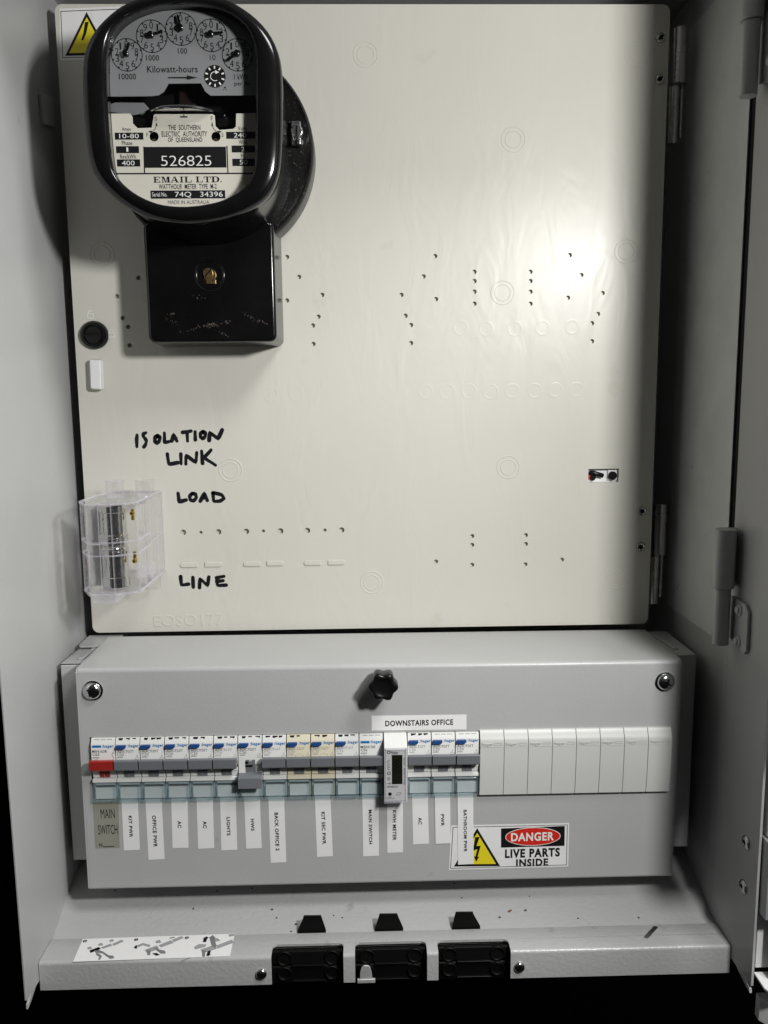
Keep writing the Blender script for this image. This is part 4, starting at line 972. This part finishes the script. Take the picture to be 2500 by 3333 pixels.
# blank modules
bw = PITCH
proto = None
BL = ['pale grey blank module directly beside the last circuit breaker', 'second pale grey blank module from the circuit breakers', 'third pale grey blank module from the circuit breakers',
      'fourth pale grey blank module from the circuit breakers', 'fourth pale grey blank module from the free end of the row', 'third pale grey blank module from the free end of the row',
      'pale grey blank module second from the free end of the row', 'pale grey blank module at the free end, beside the bare cover edge']
kids = []
for k in range(8):
    ox = X0 + PITCH * 16 + .2 + k * 17.95; oz = ZB - .4
    if proto is None:
        proto = thing('blank_module', BL[0], 'blank module', (ox, 0, oz), 'C', 'blank modules filling the end of the row')
        b = MB().prismx([(6, 50.6), (-1.2, 50.6), (-2.2, 49.6), (-2.6, 47.6), (-4.3, 45.2), (-4.9, 43.0), (-4.9, 39.4), (-5.0, 30), (-4.6, 15), (-3.6, .8), (-2.8, .4), (6, .4)], ox + .12, ox + 17.8)
        for i, (x, y, z) in enumerate(b.v): b.v[i] = (x, y, z + oz)
        kids.append(part('cover_shell', b, 'blank', proto, bevel=.3, smooth=45))
        b = MB().text(':hager', (ox + 5.4, oz + 41.0, 8.6, 3.0), -4.95, 0, h=.4)
        b.stroke([(ox + 11, oz + 40.3), (ox + 16.4, oz + 40.3), (ox + 16.4, oz + 42.0), (ox + 11, oz + 42.0)],   .5, -5.2, closed=True)
        b.box(ox + .5, ox + 17.4, -5.12, -4.9, oz + 39.0, oz + 39.25)
        kids.append(part('raised_lettering', b, 'blank', proto, smooth=0))
    else:
        r = proto.copy(); COL.objects.link(r); r['label'] = BL[k]
        r.location = (CFRAME @ Vector((ox, 0, oz))) * MM
        for c in kids:
            d = c.copy(); COL.objects.link(d); d.parent = r

# ------------------------------------------------------------------ adhesive labels
def label(name, lab, quad, lines, m='paper', cat='label', group=None, y=-0.18, thick=.12):
    cx = sum(p[0] for p in quad) / 4; cz = min(p[1] for p in quad)
    t = thing(name, lab, cat, (cx, 0, cz), 'C', group)
    part('backing', MB().prism(quad, y, y + thick), m, t)
    mb = MB()
    for s, (x, z, w, h, a), bo in lines: mb.text(s, (x, z, w, h), y - .05, 0, rot=a, bold=bo)
    part('lettering', mb, 'ink', t, smooth=0)
    return t
G = 'typed circuit labels below the breakers'
for s, lab, quad, tx in [('KIT PWR', 'white paper label reading KIT PWR', [(28.19, 73.61), (40.23, 73.9), (39.93, 31.43), (28.08, 31.15)], (33.97, 50.13, 17.18, 2.53, -1.5734)), ('OFFICE PWR', 'long white paper label reading OFFICE PWR', [(45.73, 73.79), (57.68, 73.98), (57.95, 23.53), (45.96, 23.26)], (51.59, 45.96, 25.2, 2.92, -1.5662)), ('AC', 'white paper label reading AC, next to the OFFICE PWR label', [(64.73, 73.94), (76.8, 73.91), (76.07, 32.27), (64.19, 32.21)], (70.08, 51.0, 5.71, 2.79, -1.5837)), ('AC', 'white paper label reading AC, next to the LIGHTS label', [(83.45, 73.77), (95.44, 73.74), (95.17, 31.49), (83.16, 31.21)], (88.9, 50.42, 5.82, 2.85, -1.5776)), ('LIGHTS', 'white paper label reading LIGHTS', [(100.77, 73.63), (112.37, 73.61), (112.33, 29.75), (100.5, 29.58)], (106.33, 48.7, 14.69, 2.66, -1.5769)), ('HWS', 'white paper label reading HWS under the folded down toggle', [(118.54, 73.92), (130.17, 73.9), (130.63, 30.67), (118.99, 30.49)], (124.28, 49.47, 9.48, 2.55, -1.5604)), ('BACK OFFICE 2', 'longest white paper label reading BACK OFFICE 2', [(136.45, 74.09), (148.2, 74.07), (148.8, 18.9), (137.11, 18.62)], (142.31, 43.63, 30.56, 2.79, -1.5589)), ('KIT SEC PWR', 'white paper label reading KIT SEC PWR', [(171.03, 73.05), (182.62, 73.25), (183.93, 22.91), (172.0, 22.52)], (177.31, 45.7, 26.02, 2.76, -1.5516)), ('MAIN SWITCH', 'white paper label reading MAIN SWITCH in bold type', [(206.45, 73.74), (218.6, 73.82), (218.75, 22.43), (206.78, 22.26)], (212.4, 45.86, 27.51, 2.57, -1.5644)), ('KWH METER', 'white paper label reading KWH METER under the digital meter', [(225.02, 69.5), (236.89, 69.25), (236.95, 24.83), (225.06, 24.65)], (230.53, 46.75, 24.27, 2.75, -1.5699)), ('AC', 'white paper label reading AC, next to the KWH METER label', [(243.66, 73.53), (255.43, 73.51), (256.62, 31.35), (244.62, 31.07)], (249.8, 49.88, 5.64, 2.7, -1.5482)), ('PWR', 'white paper label reading PWR alone, its corner over the danger sticker', [(260.64, 73.4), (272.23, 73.38), (273.05, 31.43), (261.57, 31.24)], (266.73, 50.23, 9.55, 2.58, -1.5487))]:
    label('circuit_label', lab, quad, [(s, tx, .034)], group=G, y=-0.5 if s == 'PWR' else -0.18)
label('circuit_label', 'white paper label reading BATHROOM PWR stuck over the danger sticker', [(277.76, 73.27), (289.68, 73.24), (290.65, 14.28), (278.79, 13.99)], [('BATHROOM PWR', (283.99, 41.29, 34.05, 2.58, -1.5534), .034)], group=G, y=-0.56)
q = [(7.3, 72.95), (26.02, 73.11), (25.11, 33.45), (7.24, 33.31)]
label('main_switch_label', 'faded khaki label reading MAIN SWITCH N under the red toggle', q, [('MAIN', (17.56, 60.69, 10.24, 7.24) + (.012,), 0), ('SWITCH', (17.07, 48.09, 14.25, 7.5) + (.012,), 0), ('N', (11.32, 35.94, 2.21, 2.83) + (.012,), .015), ('___', (17.05, 34.52, 8.38, 0.64) + (.012,), 0)], 'khaki')
label('office_label', 'wide white label reading DOWNSTAIRS OFFICE above the breaker row', [(213.78, 133.25), (284.07, 133.0), (284.19, 121.57), (213.81, 121.86)], [('DOWNSTAIRS OFFICE', (249.07, 127.31, 50.33, 4.44) + (.006,), .03)])

# danger sticker
dq = [(273.37, 45.56), (273.37, 45.56), (363.03, 45.6), (363.25, 10.26), (271.72, 9.51), (271.72, 9.51)]
quad = [dq[0], dq[2], dq[3], dq[4]]
ds = thing('danger_sticker', 'white danger sticker reading LIVE PARTS INSIDE with yellow hazard triangle', 'sticker', (sum(p[0] for p in quad) / 4, 0, quad[3][1]), 'C')
part('backing', MB().prism(quad, -0.24, -0.1), 'vinyl', ds)
def inset(qd, t):
    c = (sum(p[0] for p in qd) / 4, sum(p[1] for p in qd) / 4); out = []
    for p in qd:
        out.append((p[0] - t * (1 if p[0] > c[0] else -1), p[1] - t * (1 if p[1] > c[1] else -1)))
    return out
pr = MB().stroke(inset(quad, 1.4), .45, -0.29, 0, closed=True)
tri = [(293.07, 43.11), (275.62, 12.37), (310.96, 11.86)]
tcx = (sum(p[0] for p in tri) / 3, sum(p[1] for p in tri) / 3)
pr.flat(tri, -0.30, 0); pr.flat([(tcx[0] + (p[0] - tcx[0]) * .82, tcx[1] + (p[1] - tcx[1]) * .82) for p in tri], -0.34, 1)
pr.flat([(291.57, 35.96), (294.95, 36.1), (292.71, 28.72), (295.88, 28.87), (293.66, 20.11), (294.72, 19.85), (292.54, 15.82), (290.69, 20.4), (291.96, 20.15), (293.38, 26.22), (290.11, 24.94)], -0.38, 0)
pr.flat([(311.14, 42.48), (359.69, 43.42), (359.91, 27.28), (311.38, 26.93)], -0.30, 0)
el = [(335.6, 35.41), (314.53, 35.1), (356.71, 35.83), (335.44, 42.84), (335.76, 27.95)]
ea, eb = (el[2][0] - el[1][0]) / 2, (el[3][1] - el[4][1]) / 2
pr.flat([(el[0][0] + (ea) * math.cos(R(a)), el[0][1] + eb * math.sin(R(a))) for a in range(0, 360, 6)], -0.34, 2)
pr.flat([(el[0][0] + (ea - .5) * math.cos(R(a)), el[0][1] + (eb - .5) * math.sin(R(a))) for a in range(0, 360, 6)], -0.38, 3)
pr.text('DANGER', (335.25, 35.35, 32.69, 6.94), -0.42, 2, rot=.006, bold=.03)
pr.text('LIVE PARTS', (335.5, 22.06, 42.04, 7.33), -0.30, 0, rot=.010, bold=.045)
pr.text('INSIDE', (335.43, 14.23, 24.63, 6.28), -0.30, 0, rot=.008, bold=.045)
part('hazard_print', pr, ['ink', 'yellow', 'whiteink', 'redink'], ds, smooth=0)

# ------------------------------------------------------------------ cable gland inserts in the notches
GL = ['black plastic cable insert in the notch nearest the instruction sticker', 'black plastic cable insert in the middle notch behind the aluminium clip', 'black plastic cable insert in the notch nearest the loose metal offcut']
for k, (a, b) in enumerate(NX):
    g = thing('cable_insert', GL[k], 'cable insert', ((a + b) / 2, -114, -226), 'P', 'black cable inserts along the bottom bar')
    mb = MB().prismx([(-116, -206.5), (-119, -206.8), (-120.5, -216), (-116, -217)], a - 2, b + 2).prismx([(-119.5, -217), (-121, -218), (-119.5, -232), (-112, -236), (-110, -230)], a - 2, b + 2)
    part('insert_body', mb, 'blackmatt', g, bevel=.8)
    for cx in (a + 8.5, b - 8.5):
        mb = MB()
        mb.lathe((cx, -119.6, -211.2), [(5.6, 1.2), (5.6, -1.0), (5.0, -1.5), (4.4, -1.0), (4.2, .2)], 30)
        part('knockout_ring', mb, 'blackmatt', g); mb = MB()
        mb.lathe((cx, -120.6, -222.5), [(5.4, 1.2), (5.4, -1.0), (4.8, -1.5), (4.2, -1.0), (4.0, .2)], 30)
        part('knockout_ring', mb, 'blackmatt', g)
    part('ridge', MB().box(a + 14, b - 13, -122.3, -119, -217.0, -215.8).box(a + 14, b - 13, -121.8, -119, -229.2, -228.4), 'black', g, bevel=.4)
    tx = ((172.4, 193.4, 177, 190), (230.1, 251.4, 233.7, 247), (288.2, 309.4, 290.9, 303.8))[k]
    part('spring_tab', MB().prism([(tx[0], -207.4), (tx[1], -207.4), (tx[1], -203.5), (tx[3] + .6, -194), (tx[3], -191.8), (tx[2], -191.6), (tx[2] - .6, -194), (tx[0], -203.3)], -100.6, -99), 'blackmatt', g, bevel=.5)
ac = [(215.46, -222.37), (229.59, -222.77), (227.72, -213.82), (218.71, -213.57), (223.12, -212.17)]
cl = thing('metal_clip', 'small aluminium clip hanging at the front of the middle notch', 'clip', (ac[0][0] + 7, -128, ac[0][1]))
x0, x1 = ac[3][0], ac[2][0]
zt_, zb2 = ac[4][1], ac[0][1] - 1
mb = MB().prism([(x0, zb2), (x1, zb2), (x1 - .4, zb2 + 6), (x1 - 1.6, zt_ - .8), (x1 - 3, zt_ + .4), (x0 + 3, zt_ + .6), (x0 + 1.4, zt_ - .8), (x0 + .2, zb2 + 6)], -129.8, -128.6)
part('tongue', mb, 'alu', cl, bevel=.4)
part('foot', MB().box(x0 - 1.8, x1 + 2, -130.4, -128.4, zb2 - 1.6, zb2 + 1.2), 'alu', cl, bevel=.3)

# instruction sticker on the bar
iq = [(13.55, -102.99), (125.44, -101.18), (125.88, -126.07), (14.9, -128.08)]
ins = thing('instruction_sticker', 'white three picture instruction sticker lying on the bottom bar', 'sticker', (iq[0][0], iq[0][1], -204.1))
def onbar(mb, z): mb.v = [(x, zz, z - y) for x, y, zz in mb.v]; return mb
mb = MB(); ctr2 = [(x, y) for x, y in iq]
mb.extr([(x, y, -204.14) for x, y in ctr2], [(x, y, -204.02) for x, y in ctr2])
part('backing', mb, 'paper', ins)
pr = MB()
D = {'l': [[(51.22, -104.19), (51.96, -127.56)], [(88.47, -102.9), (88.89, -127.12)], [(15.35, -118.61), (51.13, -104.43)], [(15.16, -124.37), (47.18, -105.02)], [(14.86, -121.26), (31.97, -114.54)], [(52.49, -120.69), (88.1, -104.11)], [(52.48, -125.07), (89.34, -108.07)], [(56.0, -125.66), (67.01, -120.89)], [(89.36, -124.38), (125.3, -102.31)], [(92.08, -129.85), (126.03, -110.67)], [(95.84, -126.0), (105.79, -121.99)]], 'g': [[(22.85, -116.32), (28.31, -112.74), (30.36, -114.83), (24.47, -118.95)], [(30.03, -113.28), (35.88, -109.44), (37.48, -111.66), (31.97, -114.54)], [(37.38, -109.74), (42.54, -105.33), (44.59, -106.99), (38.87, -111.59)], [(27.09, -109.35), (29.08, -108.22), (30.79, -110.69), (27.85, -111.29)], [(33.87, -105.37), (35.78, -104.34), (37.32, -106.35), (34.91, -107.23)], [(20.27, -112.91), (22.28, -112.16), (23.8, -114.23), (21.29, -115.08)], [(62.98, -117.23), (70.44, -112.89), (72.86, -116.43), (65.37, -120.48)], [(71.9, -112.47), (79.29, -107.2), (81.89, -109.97), (74.0, -114.69)], [(80.32, -106.51), (86.23, -102.81), (88.2, -104.61), (82.07, -109.01)], [(68.43, -107.89), (70.82, -106.4), (72.72, -109.38), (69.34, -109.98)], [(77.82, -104.22), (80.74, -103.1), (81.76, -104.12), (78.45, -105.22)], [(103.55, -118.4), (112.78, -113.53), (115.06, -117.66), (105.86, -122.34)], [(114.11, -114.42), (124.46, -108.18), (125.79, -111.62), (115.8, -117.45)], [(98.18, -115.6), (100.82, -112.36), (106.41, -112.93), (106.07, -115.31), (99.55, -117.78)], [(108.92, -105.15), (113.92, -106.56), (115.93, -109.07), (110.59, -110.08)], [(121.13, -102.15), (125.22, -101.81), (125.29, -103.3), (122.16, -104.66)], [(55.83, -112.23), (59.44, -109.6), (65.53, -111.99), (65.23, -113.89), (60.01, -111.79), (57.43, -113.83)]], 'd': [[(25.98, -116.43), (29.36, -116.09), (33.07, -118.1), (38.18, -122.24), (41.81, -122.84), (43.11, -125.41), (40.85, -126.01), (37.45, -123.37), (33.66, -119.99), (27.99, -118.61)], [(28.06, -118.85), (31.61, -120.84), (33.74, -123.23), (33.39, -126.53), (32.23, -126.49), (32.33, -123.64), (29.5, -121.46)], [(64.7, -117.88), (67.05, -117.97), (68.14, -122.9), (66.44, -123.18)], [(68.89, -114.5), (73.07, -117.26), (77.7, -118.84), (78.91, -121.68), (75.71, -121.79), (71.73, -118.15)], [(107.94, -106.34), (110.51, -105.21), (114.11, -114.42), (113.35, -116.76), (110.46, -113.68)], [(107.21, -105.33), (109.38, -102.45), (111.88, -105.75), (109.36, -107.61)], [(104.56, -119.61), (107.01, -119.47), (107.93, -126.0), (106.28, -126.16)]], 'k': [[(54.12, -114.54), (55.21, -111.37), (56.71, -114.04), (56.44, -115.93)], [(69.05, -121.31), (72.43, -120.98), (75.27, -123.17), (72.78, -124.0)], [(103.35, -110.05), (103.4, -106.16), (102.37, -106.12), (105.17, -103.77), (106.89, -105.32), (105.95, -106.26), (105.89, -110.15)], [(108.88, -125.34), (108.92, -120.13), (111.21, -119.98), (111.11, -123.7), (112.14, -123.85), (110.36, -125.86)]], 'c': [[(16.01, -105.67)], [(53.47, -105.5)], [(90.6, -104.7)]]}
for k, p2 in enumerate(D['l']): pr.stroke(p2, .36, .08 + .002 * k, 1, caps=False)
for k, p2 in enumerate(D['g']): pr.flat(p2, .12 + .003 * k, 2); pr.stroke(p2, .22, .17 + .001 * k, 1, closed=True)
for k, p2 in enumerate(D['d']): pr.flat(p2, .20 + .003 * k, 4); pr.stroke(p2, .2, .23 + .001 * k, 1, closed=True)
for k, p2 in enumerate(D['k']): pr.flat(p2, .25 + .003 * k, 0)
for k, p2 in enumerate(D['c']): pr.disc(p2[0], 1.5, .26, 20, 0); pr.text(str(k + 1), (p2[0][0], p2[0][1], 1.0 if k else .5, 1.8), .30, 3)
for i, (x, y, zz) in enumerate(pr.v): pr.v[i] = (x, zz, -204.14 + y)
part('picture_print', pr, ['ink', 'darkgrey', 'midgrey', 'whiteink', 'greyink'], ins, smooth=0)

# loose bits lying about
def floor_z(y): return -207.5 + max(0.0, min(22.5, (y + 104) * 22.5 / 59))
oq = [(433.72, -114.29), (433.58, -116.04), (425.68, -117.84), (426.25, -116.12)]
op = [(439.35, -104.74), (442.43, -105.95), (430.11, -118.72), (427.62, -117.16)]
solo('metal_offcut', MB().extr([(x, y, -204.15) for x, y in op], [(x, y, -203.4) for x, y in op]), 'steel', 'small shiny metal offcut lying on the bottom bar', 'offcut', (op[0][0], op[0][1], -204.1), bevel=.1)
sp = [(151.03, -80.91), (198.74, -86.94), (170.34, -92.92), (167.16, -98.38), (205.31, -88.78), (218.16, -101.66), (325.32, -91.42), (155.2, -87.64), (9.56, -55.42), (26.11, -62.48), (106.55, -64.71), (90.34, -78.87), (133.67, -63.34), (293.71, -62.84), (351.4, -75.15), (345.95, -86.43), (384.92, -93.67), (431.24, -94.32), (298.36, -75.18)]
for i, c in enumerate(sp):
    fz = floor_z(c[1]) - .05; r = random.Random(i); k = .45 + r.random() * .7
    mb = MB().extr([(c[0] - k, c[1] - k * .6, fz), (c[0] + k * .8, c[1] - k * .8, fz), (c[0] + k * 1.3, c[1] + k * .4, fz), (c[0] - k * .3, c[1] + k, fz)], [(c[0] - k * .6, c[1] - k * .3, fz + .75), (c[0] + k * .5, c[1] - k * .4, fz + .55), (c[0] + k * .8, c[1] + k * .2, fz + .6), (c[0], c[1] + k * .5, fz + .8)])
    solo('debris_chip', mb, 'chip', 'tiny dark chip of debris lying on the cabinet bottom', 'debris', (c[0], c[1], fz), group='debris chips on the cabinet bottom')
rc = [(332.74, -87.72), (335.31, -85.81)]
fz = floor_z(rc[0][1])
solo('wire_scrap', MB().tube([(rc[0][0], rc[0][1], fz + .6), ((rc[0][0] + rc[1][0]) / 2, rc[0][1] + .8, fz + .8), (rc[1][0], rc[1][1], fz + .6)], .7, 8), 'redchip', 'curled reddish scrap lying on the cabinet bottom', 'scrap', (rc[0][0], rc[0][1], fz))
